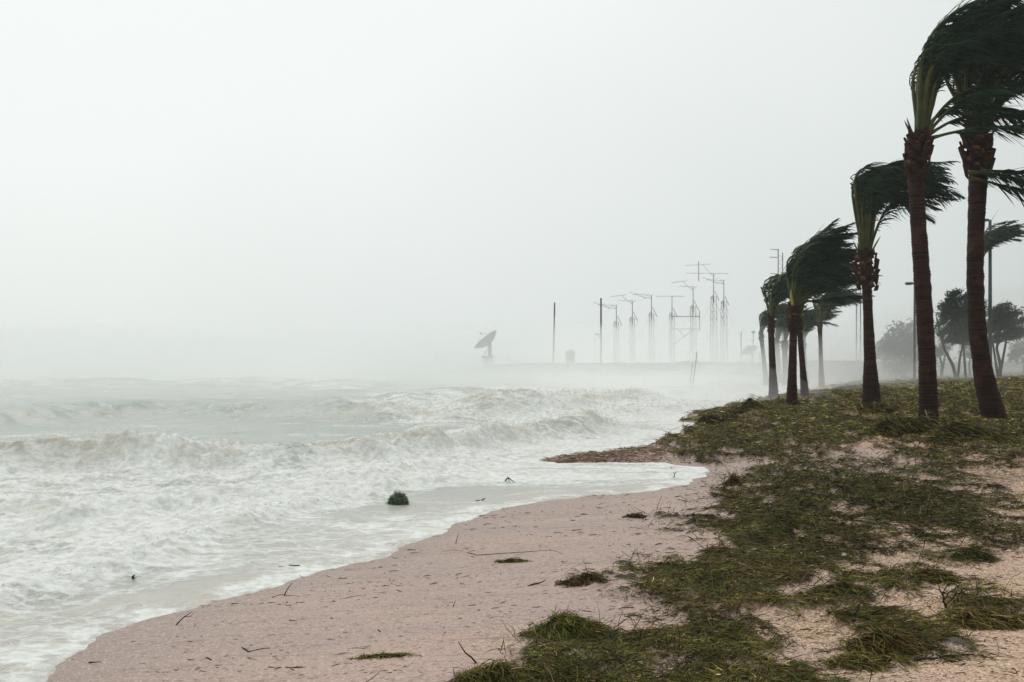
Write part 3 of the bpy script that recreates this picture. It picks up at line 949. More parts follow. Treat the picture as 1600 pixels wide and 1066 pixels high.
def boot_mesh(kind):
    """stub of a cut leaf stalk: a flat wedge, broad below, cut across above"""
    w0, w1, t, h, o = [(0.12, 0.055, .035, .22, .045), (0.10, 0.04, .03, .27, .075), (0.13, 0.07, .04, .17, .035)][kind]
    V = [(-w0, 0, 0), (w0, 0, 0), (w0 * .9, t, 0.0), (-w0 * .9, t, 0.0),
         (-w1, o - .01, h), (w1, o - .015, h * .93), (w1 * .7, o + t, h * .88), (-w1 * .7, o + t, h * .95),
         (-w0 * .8, o * .35, h * .5), (w0 * .8, o * .35, h * .5), (w0 * .6, o * .35 + t * 1.3, h * .45), (-w0 * .6, o * .35 + t * 1.3, h * .45)]
    Fs = [(0, 3, 2, 1), (0, 1, 9, 8), (1, 2, 10, 9), (2, 3, 11, 10), (3, 0, 8, 11), (8, 9, 5, 4), (9, 10, 6, 5), (10, 11, 7, 6), (11, 8, 4, 7), (4, 5, 6, 7)]
    me = bpy.data.meshes.new('leaf_base'); me.from_pydata(V, [], Fs)
    me.materials.append(M_boot); me.materials.append(M_bootcut)
    me.polygons[9].material_index = 1
    if kind == 2: me.polygons[7].material_index = 1
    me.update()
    return me
BOOTS = [boot_mesh(k) for k in range(3)]

def trunk_mesh(path, radii, rg, ringh=0.075, rel=0.012):
    """ringed trunk along a path (local coordinates)"""
    path = np.array(path, float)
    seg = np.linalg.norm(np.diff(path, axis=0), axis=1); cum = np.concatenate([[0], np.cumsum(seg)])
    Ltot = cum[-1]; nr = int(Ltot / ringh) * 3 + 1
    s = np.linspace(0, Ltot, nr)
    # smooth the path
    t = np.linspace(0, 1, len(path)); tt = np.interp(s, cum, t)
    co = [np.polyfit(t, path[:, a], min(3, len(path) - 1)) for a in range(3)]
    C = np.stack([np.polyval(co[a], tt) for a in range(3)], 1)
    R = np.interp(s, cum, radii)
    ph = np.arange(nr) % 3
    R = R * (1 + 0.05 * pn(s * 2.3, s * 0 + 3.1)) + np.array([rel, rel * .4, -rel * .5])[ph] * (1 + 1.6 * pn(s * 4.1 + 9, s * 0 + 1.7))
    k = 16
    an = np.linspace(0, 2 * np.pi, k, endpoint=False)
    irr = 1 + 0.11 * pn(np.cos(an)[None] * 1.5 + s[:, None] * 5, np.sin(an)[None] * 1.5 + s[:, None] * .2)
    rr = R[:, None] * irr
    tilt = 0.35 * ringh * pn(np.cos(an)[None] + s[:, None] * 3.1, np.sin(an)[None] + 7.7)
    V = np.stack([C[:, None, 0] + rr * np.cos(an), C[:, None, 1] + rr * np.sin(an), C[:, None, 2] + tilt], -1).reshape(-1, 3)
    i = np.arange(nr - 1)[:, None] * k; j = np.arange(k)[None]
    q = np.stack([i + j, i + (j + 1) % k, i + k + (j + 1) % k, i + k + j], -1).reshape(-1, 4)
    return np_mesh('trunk', V, q, mats=[M_trunk], smooth=True), C[-1]

def spear(parent, top, L, lean, rg):
    mb = MB()
    pts = []
    for i in range(7):
        s = i / 6
        pts.append(np.array([lean * L * s * s, 0.03 * s, L * s * (1 - .25 * lean * s)]))
    mb.tube(pts, [.035 * (1 - i / 6) ** .8 + .003 for i in range(7)], 5)
    o = mb.build('spear_leaf', M_spear, parent, top)
    return o

def petiole_blade(parent, top, az, el, L, w, mat):
    """thick green stalk of a leaf broken off above"""
    d = np.array([math.cos(el) * math.cos(az), math.cos(el) * math.sin(az), math.sin(el)])
    pts = [d * L * s + np.array([0.10 * L * s * s, 0, 0]) for s in np.linspace(0, 1, 6)]
    mb = MB().tube(pts, [w, w * .95, w * .85, w * .8, w * .55, .004], 6)
    return mb.build('leaf_stalk', mat, parent, top)

def palm(base, path_px, radii, d, boots, crown, label, seed, scale=1.0, nfr=24, Lf=3.4, lowf=(), upper=None, dead=2, nl=58, wid=.030, leaf=.62, group='palms along the shore', shared=None, spears=1, bootlen=None, el_rng=(0.9, 1.5), up=(-.1, .25), bendw=(.05, .22), maxaz=3.14, bend1=(.6, .95), ls=.2):
    """path_px: trunk centre line in photo pixels at distance d, from the base up to the top of the leaf-base collar"""
    rg = np.random.default_rng(seed)
    root = empty('palm_tree', base, label, 'palm tree', group)
    path = [at(px, py, d) - base for px, py in path_px]
    path[0] = np.array([path[0][0], 0.0, -0.12])
    me, top = trunk_mesh(path, radii, rg, 0.075 * max(1, d / 30), 0.011)
    link('trunk', me, root)
    P = np.array(path)
    seg = np.linalg.norm(np.diff(P, axis=0), axis=1); cum = np.concatenate([[0], np.cumsum(seg)])
    # collar of old leaf bases, in a rising spiral
    nb, blen, brad = boots
    for i in range(nb):
        f = i / max(1, nb - 1)
        s = cum[-1] - blen * (1 - f)
        c = np.array([np.interp(s, cum, P[:, a]) for a in range(3)])
        az = i * 2.39996 + rg.normal(0, .12)
        r = brad * (0.86 + .22 * math.sin(math.pi * min(1, f * 1.1))) - .055
        o = link('leaf_base', BOOTS[int(rg.integers(0, 3))], root)
        o.location = c + np.array([math.cos(az) * r, math.sin(az) * r, -.10])
        o.rotation_euler = (rg.normal(-.05, .12), rg.normal(0, .12), az - math.pi / 2)
        sc = rg.uniform(.65, 1.15) * brad / .27
        o.scale = (sc, sc, sc * rg.uniform(.85, 1.2))
    # living leaves
    specs = []
    for i in range(nfr):
        az = rg.uniform(-maxaz, maxaz); el = rg.uniform(*el_rng)
        specs.append(dict(ls=ls * rg.uniform(.85, 1.1), L=Lf * rg.uniform(.82, 1.1), az=az, el=el, K=rg.uniform(.80, .97), droop=rg.uniform(.05, .40), w0=rg.uniform(*bendw), w1=rg.uniform(*bend1), tipup=rg.uniform(*up)))
    for lf in lowf:
        specs.append(lf)
    for i, sp in enumerate(specs):
        lo = sp.pop('base', None)
        ml, mr_ = frond(rg, nl=nl, wid=wid, leaf=leaf * rg.uniform(.85, 1.1), **sp)
        fo = link('frond', ml, root)
        az = sp['az']
        off = np.array([math.cos(az) * .08, math.sin(az) * .08, rg.uniform(-.12, .05)]) * (brad / .27)
        fo.location = top + off if lo is None else top + np.array(lo)
        link('midrib', mr_, fo)
    for i in range(spears):
        spear(root, top + np.array([.05 * i, 0, 0]), Lf * rg.uniform(.75, .95), .35 + .12 * i, rg)
    for i in range(dead):
        az = rg.choice([math.pi, 2.6, .4, -.3]) + rg.normal(0, .3)
        petiole_blade(root, top + np.array([math.cos(az) * brad * .5, math.sin(az) * brad * .5, -.1]), az, rg.uniform(.9, 1.35), rg.uniform(.4, .8), .035, M_spear if rg.random() < .6 else M_dry)
    return root

G = place
# nearest palm
b1 = G(1450, 664); d1 = b1[1]
p1 = palm(b1, [(1450, 664), (1449, 560), (1441, 430), (1431, 320), (1433, 255), (1437, 205)], [.24, .205, .20, .185, .20, .19], d1, (46, 1.15, .30), None,
          'near palm with dark collar and streaming crown, trunk rising from a grass heap', 101, nfr=32, Lf=5.3, spears=2, dead=5, nl=92, leaf=.95, wid=.040, el_rng=(1.30, 1.56), up=(.10, .70), bendw=(.14, .27), maxaz=2.0, bend1=(.42, .72), ls=.27,
          lowf=[dict(L=3.6, az=.15, el=.95, K=.95, droop=.15, w0=.1, w1=.7, tipup=.12), dict(L=3.4, az=-.5, el=.85, K=.95, droop=.10, w0=.08, w1=.6, tipup=.15),
                dict(L=3.3, az=-.2, el=.55, K=.97, droop=.12, w0=.05, w1=.6, tipup=.05), dict(L=3.0, az=.5, el=.75, K=.9, droop=.3, w0=.05, w1=.7, tipup=.0), dict(L=3.2, az=-.1, el=.25, K=.97, droop=.2, w0=.05, w1=.6, tipup=.0, base=(.1, -.1, -.2))])
b2 = G(1552, 649); d2 = b2[1]
p2 = palm(b2, [(1556, 649), (1532, 560), (1524, 450), (1526, 350), (1528, 270), (1529, 195)], [.33, .235, .22, .21, .25, .23], d2, (44, 1.35, .36), None,
          'palm with bowed trunk and orange patched collar at the edge of the picture', 202, nfr=26, Lf=4.6, up=(.1, .6), bendw=(.08, .28), spears=1, dead=2, nl=84, leaf=.92, wid=.042, el_rng=(.85, 1.5), bend1=(.45, .8),
          lowf=[dict(L=2.8, az=-.5, el=-.1, K=.7, droop=.35, w0=.02, w1=.6, tipup=-.5, base=(-.45, -.35, -1.35), ls=.1), dict(L=2.7, az=-.3, el=-.25, K=.7, droop=.3, w0=.02, w1=.7, tipup=-.45, base=(-.35, -.3, -1.5), ls=.1), dict(L=2.4, az=-.2, el=-.05, K=.8, droop=.25, w0=.1, w1=.8, tipup=-.3, base=(-.1, -.35, -1.3), ls=.1),
                dict(L=3.2, az=.1, el=.5, K=.95, droop=.2, w0=.05, w1=.6, tipup=.0), dict(L=3.2, az=-.4, el=.3, K=.95, droop=.25, w0=.05, w1=.6, tipup=-.05)])
b3 = G(1362, 633); d3 = b3[1]
p3 = palm(b3, [(1362, 633), (1360, 570), (1356, 500), (1355, 450), (1353, 420), (1352, 392)], [.32, .20, .16, .155, .20, .21], d3, (34, 1.25, .35), None,
          'palm with thick brown collar, bent crown blown behind the near trunk', 303, nfr=28, Lf=5.2, up=(-.35, .10), bendw=(.25, .38), maxaz=3.1, spears=0, dead=5, nl=84, leaf=.95, wid=.046, el_rng=(1.40, 1.57), bend1=(.55, .8), ls=.27,
          lowf=[dict(L=4.5, az=3.0, el=1.40, K=.92, droop=.45, w0=.33, w1=.8, tipup=.0, ls=.27), dict(L=4.6, az=2.8, el=1.45, ls=.27, K=.95, droop=.45, w0=.3, w1=.9, tipup=.0), dict(L=4.3, az=.3, el=1.2, K=.9, droop=.4, w0=.15, w1=.8, tipup=.1)])
b4 = G(1237, 634); d4 = b4[1]
p4 = palm(b4, [(1237, 634), (1238, 590), (1239, 540), (1240, 505), (1240, 475)], [.21, .155, .135, .135, .15], d4, (26, .95, .235), None,
          'palm in front of its leaning twin, young yellow leaf on the collar', 404, nfr=30, Lf=3.65, up=(.1, .65), bendw=(.12, .3), maxaz=2.2, spears=2, dead=2, nl=74, leaf=.85, wid=.050, el_rng=(1.22, 1.56), bend1=(.5, .85), ls=.22,
          lowf=[dict(L=3.2, az=.0, el=.7, K=.9, droop=.15, w0=.05, w1=.7, tipup=.2), dict(L=3.2, az=-.3, el=.55, K=.95, droop=.1, w0=.05, w1=.7, tipup=.25), dict(L=2.9, az=.2, el=.2, K=.95, droop=.1, w0=.05, w1=.7, tipup=.1)])

M_bud = plain('palm_yellow_leaf', (0.36, 0.32, 0.05), (0.26, 0.28, 0.05), 4.0, 0.6, 0.1, 0.003, 0.2)
petiole_blade(p4, at(1237, 478, d4) - b4 + np.array([0, -.18, 0]), 2.6, 1.35, .62, .055, M_bud)['label'] = 'short yellow young leaf'

def far_palm(px_base, py_base, top_px, label, seed, r=.2, nfr=16, Lf=3.0, d=None, nl=46, wid=.07, mid=0, nb=14, lowf=()):
    b = G(px_base, py_base) if d is None else np.array([(px_base - 800) / F * d, d, max(0.0, Hs((px_base - 800) / F * d, d))])
    dd = b[1]
    y0 = HOR + (CAMZ - b[2]) / dd * F
    tx, ty = top_px
    path = [(px_base, y0), (px_base + (tx - px_base) * .35 + mid, y0 + (ty - y0) * .33), (px_base + (tx - px_base) * .7 + mid * .7, y0 + (ty - y0) * .66), (tx, ty)]
    return palm(b, path, [r * 1.5, r, r * .9, r * .95], dd, (nb, .8, r * 1.3), None, label, seed, nfr=nfr, Lf=Lf, nl=nl, wid=wid, leaf=.95, dead=1, spears=1, lowf=list(lowf), el_rng=(1.0, 1.54), up=(0, .35), bendw=(.06, .25), maxaz=2.0, bend1=(.5, .85))
far_palm(1258, 621, (1248, 492), 'slender palm standing close behind the yellow budded palm', 505, .125, nfr=20, Lf=4.0)
far_palm(1209, 621, (1204, 492), 'palm with flared foot standing in the flooded wash', 606, .165, nfr=24, Lf=4.1)
far_palm(1198, 602, (1189, 518), 'greyed palm with curled crown at the seaward end of the row', 707, .19, nfr=20, Lf=4.0)
far_palm(1284, 594, (1281, 503), 'small palm alone behind the grass bank, fronds blown flat', 808, .165, nfr=24, Lf=4.3, d=78)
far_palm(1218, 592, (1214, 528), 'misty palm trunk seen through the row, thin and upright', 909, .22, nfr=18, Lf=4.2, d=96)
far_palm(1228, 592, (1226, 532), 'misty palm trunk beside the thin upright one', 910, .24, nfr=18, Lf=4.2, d=88)
far_palm(1260, 592, (1255, 530), 'faint palm showing between the twin palms and the small lone palm', 911, .2, nfr=18, Lf=4.2, d=92)
far_palm(1534, 600, (1530, 412), 'tall palm hidden behind the bowed trunk, its fronds showing beside the lamp post', 912, .17, nfr=24, Lf=4.6, d=72, nl=50, wid=.08)
# ------------------------------------------------------------------ far shore: masts, dishes, poles, wall
M_steel = plain('galvanised_steel', (0.26, 0.27, 0.27), (0.34, 0.35, 0.345), 2.0, 0.55, 0.1, 0.003, 0.4)
M_pole = plain('weathered_pole', (0.07, 0.075, 0.075), (0.11, 0.11, 0.105), 3.0, 0.8, 0.2, 0.004, 0.2)
M_dish = plain('dish_paint', (0.30, 0.33, 0.32), (0.38, 0.40, 0.39), 1.5, 0.6, 0.1, 0.003, 0.3)
M_conc = plain('sea_wall_concrete', (0.20, 0.20, 0.19), (0.28, 0.275, 0.26), 1.2, 0.85, 0.3, 0.01, 0.2)
M_lamp = plain('lamp_post_paint', (0.045, 0.055, 0.055), (0.07, 0.08, 0.08), 2.0, 0.5, 0.1, 0.003, 0.4)

def foot(px, d):
    x = (px - 800) / F * d
    return np.array([x, d, max(0.0, Hs(x, d))])

def mast(px, py_top, d, label, seed, lat=0.74, style=0, wdt=.42):
    rg = np.random.default_rng(seed)
    b = foot(px, d); root = empty('antenna_mast', b, label, 'antenna mast', 'row of antenna masts on the far shore')
    H = at(px, py_top, d)[2] - b[2]
    hl = H * lat
    cs = [(wdt, -.25 * wdt), (-wdt, -.25 * wdt), (0, wdt)]
    for c in cs:
        MB().tube([(c[0], c[1], -.2), (c[0] * .8, c[1] * .8, hl)], .040, 5).build('leg', M_steel, root)
    lt = MB(); nb = int(hl / 1.1)
    for k in range(nb):
        z0, z1 = hl * k / nb, hl * (k + 1) / nb
        f0, f1 = 1 - .2 * k / nb, 1 - .2 * (k + 1) / nb
        for a in range(3):
            p, q = cs[a], cs[(a + 1) % 3]
            lt.tube([(p[0] * f0, p[1] * f0, z0), (q[0] * f1, q[1] * f1, z1)], .018, 3, False)
            lt.tube([(p[0] * f1, p[1] * f1, z1), (q[0] * f1, q[1] * f1, z1)], .018, 3, False)
    lt.build('lattice', M_steel, root)
    MB().tube([(0, 0, hl - 1.0), (0, 0, H)], [.07, .055], 6).build('top_pole', M_steel, root)
    for s in (-1, 1):      # drooping brackets at the head of the lattice
        MB().tube([(s * .15, 0, hl + (.9 if s > 0 else .2)), (s * (.85 if s > 0 else .45), 0, hl - (.6 if s > 0 else .5))], .05, 4).build('bracket', M_steel, root)
    gw = MB()
    for a in (0.4, 2.5, 4.6):
        gw.tube([(0, 0, hl), (math.cos(a) * 5, math.sin(a) * 5, .0)], .012, 3, False)
    gw.build('guy_wire', M_steel, root)
    def array(z, x0, x1, ne, el, tilt, name='antenna'):
        bo = MB().tube([(x0, 0, z), (x1, 0, z + tilt)], .024, 4).tube([(0, 0, min(z, H - .6)), (x0 + (x1 - x0) * .3, 0, z + tilt * .3)], .025, 4).build(name, M_steel, root)
        for k in range(ne):
            t = k / max(1, ne - 1); x = x0 + (x1 - x0) * t; zz = z + tilt * t
            h = el * (1 - .35 * t)
            e = MB().tube([(x - .45 * h, -.75 * h, zz - .3 * h), (x + .45 * h, .75 * h, zz + .35 * h)], .018, 3)
            e.build('element', M_steel, bo)
    if style == 0:
        array(H - .05, .1, -2.6, 5, .9, .15); array(H - .5 + 3.0 * 0, -.9, -3.2, 4, .8, .9)
    elif style == 1:
        array(H - .05, .5, -2.0, 4, 1.1, .1); array(H + .9, -1.0, -3.2, 5, .7, -.3)
    elif style == 2:       # crossbar with a braced side platform
        MB().tube([(-2.4, 0, H), (1.9, 0, H)], .035, 4).build('crossbar', M_steel, root)
        pf = MB()
        for z in (hl - .4, hl - 2.3):
            pf.tube([(0, 0, z), (4.2, 0, z)], .04, 4); pf.tube([(0, .7, z), (4.2, .7, z)], .04, 4)
            for x in np.linspace(.4, 4.2, 10): pf.tube([(x, 0, z), (x, .7, z)], .04, 3)
        pf.tube([(4.2, 0, hl - 2.5), (4.2, 0, hl + .5)], .06, 4); pf.tube([(.1, 0, hl - 4.8), (3.4, 0, hl - 2.3)], .06, 4)
        pf.tube([(.8, 0, hl - 2.4), (2.0, 0, hl - 3.4)], .05, 4)
        pf.build('platform', M_steel, root)
    elif style == 3:
        array(H - .05, 2.2, -4.2, 6, .9, .05); array(H + 1.4, -.6, -4.2, 5, 1.0, -.2)
        MB().tube([(-2.3, 0, H - 1.2), (-2.3, 0, H + 1.9)], .06, 4).build('stub_pole', M_steel, root)
    return root
mast(963, 477, 152, 'short antenna mast beside the bare pole, first of the mast row', 1, style=0)
mast(988, 470, 154, 'antenna mast second from the bare poles with twin booms', 2, style=1)
mast(1018, 461, 155, 'antenna mast with tilted spray of elements on its head', 3, style=0)
mast(1050, 463, 156, 'antenna mast carrying a braced side platform', 4, style=2)
mast(1083, 448, 157, 'antenna mast with wide booms above the leaning stakes', 5, style=1, wdt=.5)
mast(1115, 427, 158, 'tallest antenna mast with a long crossbar array', 6, style=3, wdt=.55)
mast(1131, 438, 160, 'antenna mast close beside the tallest one', 7, style=0, wdt=.55)

def slim_tower(px, py_top, d, label, arms):
    b = foot(px, d); H = at(px, py_top, d)[2] - b[2]
    root = empty('radio_tower', b, label, 'radio tower', 'radio towers behind the palms')
    for x, h in ((-.22, H), (.28, H * .97)):
        MB().tube([(x, 0, -.2), (x, 0, h)], .07, 5).build('leg', M_steel, root)
    lt = MB(); z = 0; k = 0
    while z < H * .95:
        lt.tube([(-.22, 0, z), (.28, 0, z + .45)], .02, 3, False); lt.tube([(.28, 0, z + .45), (-.22, 0, z + .9)], .02, 3, False); z += .9
    lt.build('lattice', M_steel, root)
    for dz, L in arms:
        a = MB().tube([(-.22, 0, H - dz), (-.22 - L, 0, H - dz + .05)], .045, 4).build('arm', M_steel, root)
        for t in np.linspace(.3, 1, 4):
            MB().tube([(-.22 - L * t - .1, -.5, H - dz), (-.22 - L * t + .1, .5, H - dz + .1)], .025, 3).build('element', M_steel, a)
    return root
slim_tower(1219, 389, 118, 'slim radio tower with four side arms rising over the palm crowns', ((.1, .9), (1.0, 1.0), (2.9, .9), (4.2, 1.4)))
slim_tower(1341, 404, 122, 'slim radio tower half hidden behind the thick collared palm', ((.2, .8),))

def bare_pole(px, py_top, d, r, label, lean=0.0, bracket=False):
    b = foot(px, d); H = at(px, py_top, d)[2] - b[2]
    o = empty('utility_pole', b, label, 'pole', 'poles on the far shore')
    MB().tube([(0, 0, -.3), (lean * .5, 0, H * .5), (lean, 0, H)], [r, r * .92, r * .8], 7).build('shaft', M_pole, o)
    if bracket:
        z = H * .53
        MB().tube([(0, 0, z), (-.9, 0, z + .15)], .06, 4).tube([(0, 0, z - .6), (-.8, 0, z + .1)], .05, 4).build('bracket', M_pole, o)
        for x in (-.9, -.75):
            MB().tube([(x, 0, z + .1), (x - .1, .2, .1)], .018, 3).build('wire', M_pole, o)
    else:
        MB().tube([(lean, 0, H), (lean, 0, H + .12)], [r * .95, r * .5], 7).build('cap', M_pole, o)
    return o
bare_pole(864, 474, 150, .13, 'bare slightly leaning pole nearest the big dish', .25)
bare_pole(939, 466, 150, .16, 'bare pole with a small wire bracket on its side', 0, True)
bare_pole(682, 553, 152, .05, 'thin short stake standing out past the end of the far spit')
bare_pole(795, 556, 152, .06, 'thin short stake just past the big dish')
bare_pole(1158, 519, 146, .09, 'dark thin pole left of the small dish')
bare_pole(1187, 553, 146, .12, 'stubby post right of the small dish')

def dish(px, py, d, R, axis, label, py_base, big):
    c = at(px, py, d); b = foot(px, d)
    root = empty('satellite_dish', b, label, 'satellite dish', 'dishes on the far shore')
    ax = unit(np.array(axis, float)); u = unit(np.cross(ax, [0, 1, .05])); v = np.cross(ax, u)
    c = c - b
    rings, k = 7, 28
    V = []; dep = R * .42
    for side in (0, 1):
        for i in range(rings):
            r = R * i / (rings - 1) if i else R * .01
            for j in range(k):
                a = 2 * math.pi * j / k
                p = c + u * r * math.cos(a) + v * r * math.sin(a) + ax * (dep * (r / R) ** 2 - side * .07)
                V.append(p)
    Fs = []
    for side in (0, 1):
        o = side * rings * k
        for i in range(rings - 1):
            for j in range(k):
                f = (o + i * k + j, o + i * k + (j + 1) % k, o + (i + 1) * k + (j + 1) % k, o + (i + 1) * k + j)
                Fs.append(f if side == 0 else f[::-1])
    o1 = (rings - 1) * k; o2 = rings * k + o1
    for j in range(k): Fs.append((o1 + j, o1 + (j + 1) % k, o2 + (j + 1) % k, o2 + j))
    mb = MB(); mb.add(V, Fs); ref = mb.build('reflector', M_dish, root)
    rb = MB()
    for j in range(0, k, 4):
        a = 2 * math.pi * j / k
        rb.tube([c - ax * .12, c + (u * math.cos(a) + v * math.sin(a)) * R * .6 + ax * (dep * .36 - .14)], .05, 4)
    rb.build('back_rib', M_steel, ref)
    fp = c + ax * R * .95
    MB().tube([fp - ax * .12, fp + ax * .14], [.16, .10], 8).build('feed_horn', M_steel, root)
    for j in range(3):
        a = 2 * math.pi * j / 3 + .4
        MB().tube([c + (u * math.cos(a) + v * math.sin(a)) * R * .85 + ax * dep * .72, fp], .03, 4).build('feed_strut', M_steel, root)
    zb = at(px, py_base, d)[2] - b[2]
    col = np.array([c[0] + .15, c[1], 0])
    MB().tube([(col[0], col[1], zb), (col[0], col[1], c[2] - .1)], [.32 * R / 2, .22 * R / 2], 8).build('pedestal', M_steel, root)
    MB().tube([c - ax * .1, (col[0], col[1], c[2] - .25)], [.3 * R / 2, .3 * R / 2], 8).build('hub', M_steel, root)
    MB().tube([(col[0] - .95 * R / 2, col[1], zb + .05), c - ax * .1 - u * 0], .06, 5).build('brace', M_steel, root)
    if big:
        MB().box((col[0] - .3, col[1], zb - .05), (2.0, 1.8, .22)).box((col[0] - .3, col[1], zb / 2 - .2), (1.5, 1.4, zb + .2)).build('plinth', M_conc, root, smooth=False)
    else:
        MB().tube([(col[0], col[1], -.2), (col[0], col[1], zb)], .14, 6).build('post', M_steel, root)
    return root
dish(764, 537, 150, 2.05, (-.62, .13, .77), 'large satellite dish tipped skyward on a braced plinth', 557, True)
dish(1173, 551, 144, 1.15, (-.42, -.35, .84), 'small satellite dish by the dark thin pole', 556, False)
lp = foot(1177, 148)
o = empty('mast_light', lp, 'thin pole with a small round head above the small dish', 'pole')
H = at(1177, 521, 148)[2] - lp[2]
MB().tube([(0, 0, -.2), (0, 0, H)], .06, 5).build('shaft', M_pole, o)
MB().tube([(0, 0, H), (0, 0, H + .1), (0, 0, H + .35)], [.1, .32, .22], 8).build('head', M_steel, o)
MB().tube([(-.35, 0, H - 1.0), (.0, 0, H - 1.2)], .04, 4).build('bracket', M_pole, o)

# small round-roofed hut on the spit
hp = foot(891, 156)
o = empty('hut', hp, 'small round-topped hut standing between the bare poles', 'hut')
zt = at(891, 552, 156)[2] - hp[2]
MB().tube([(0, 0, -.3), (0, 0, zt)], [.72, .70], 14).build('wall', M_conc, o)
MB().tube([(0, 0, zt), (0, 0, zt + .12), (0, 0, zt + .42), (0, 0, zt + .58)], [.86, .84, .52, .05], 14).build('roof', M_dish, o)
MB().box((-.1, -.71, .75), (.5, .06, 1.5)).build('door', M_pole, o, smooth=False)

# low wall and its posts behind the palms
wp0, wp1 = foot(1240, 124), foot(1436, 104)
o = empty('boundary_wall', (wp0 + wp1) / 2 * np.array([1, 1, 0]), 'long low concrete wall running behind the palms in the mist', 'wall')
o['kind'] = 'thing'
cen = (wp0 + wp1) / 2 * np.array([1, 1, 0]); nP = 9
for i in range(nP + 1):
    p = wp0 + (wp1 - wp0) * i / nP - cen
    g = Hs(p[0] + cen[0], p[1] + cen[1]); zt = 2.15
    MB().box((p[0], p[1], (g - .3 + zt + .12) / 2), (.28, .28, zt + .12 - g + .3)).build('post', M_conc, o, smooth=False)
    if i < nP:
        q = wp0 + (wp1 - wp0) * (i + 1) / nP - cen
        t = unit(q - p); nrm = np.array([-t[1], t[0], 0]) * .07
        a, b2_ = p + t * .15, q - t * .15
        V = [(*(a - nrm)[:2], g - .4), (*(b2_ - nrm)[:2], g - .4), (*(b2_ + nrm)[:2], g - .4), (*(a + nrm)[:2], g - .4),
             (*(a - nrm)[:2], zt), (*(b2_ - nrm)[:2], zt), (*(b2_ + nrm)[:2], zt), (*(a + nrm)[:2], zt)]
        mb = MB(); mb.add(V, [(0, 3, 2, 1), (4, 5, 6, 7), (0, 1, 5, 4), (1, 2, 6, 5), (2, 3, 7, 6), (3, 0, 4, 7)])
        mb.build('panel', M_conc, o, smooth=False)

# two stakes leaning in the surf
for k, (xb, yb, xt, yt, lab) in enumerate(((1081, 603, 1089, 552, 'taller of two thin stakes leaning together in the far surf'), (1077, 601, 1082, 568, 'shorter of two thin stakes leaning together in the far surf'))):
    d = CAMZ * F / (yb - HOR); p = np.array([(xb - 800) / F * d, d, -.3]); q = at(xt, yt, d) - p
    o = empty('stake', p, lab, 'stake', 'stakes in the surf')
    MB().tube([(0, 0, 0), q * .5 + np.array([.03, 0, 0]), q], [.055, .05, .04], 6).build('shaft', M_pole, o)
    MB().tube([q, q + np.array([.01, 0, .1])], [.055, .02], 6).build('tip', M_pole, o)

def lamp_post(px, py_top, d, r, label, side=-1, arm=.55):
    b = foot(px, d); H = at(px, py_top, d)[2] - b[2]
    o = empty('lamp_post', b, label, 'lamp post', 'lamp posts behind the grass bank')
    MB().tube([(0, 0, -.2), (0, 0, H)], [r, r * .7], 8).build('pole', M_lamp, o)
    MB().tube([(0, 0, -.1), (0, 0, .35)], [r * 1.8, r * 1.5], 8).build('base', M_lamp, o)
    MB().tube([(0, 0, H - .03), (side * arm * .6, 0, H)], r * .5, 6).build('arm', M_lamp, o)
    h = MB().box((side * arm * .75, 0, H), (arm * .9, .3, .16)).build('lamp_head', M_lamp, o, smooth=False)
    MB().box((side * arm * .8, 0, H - .1), (arm * .6, .22, .05)).build('lens', M_dish, h, smooth=False)
lamp_post(1429, 443, 76, .10, 'lamp post with square head showing beside the near palm trunk')
lamp_post(1547, 344, 72, .15, 'tall grey lamp post just past the bowed palm trunk')

# ------------------------------------------------------------------ broadleaf trees behind the bank
M_bark = plain('tree_bark', (0.035, 0.03, 0.026), (0.06, 0.052, 0.045), 5.0, 0.85, 0.4, 0.01, 0.2)
M_tleaf = tinted('tree_leaf', 0.7, 0.15)

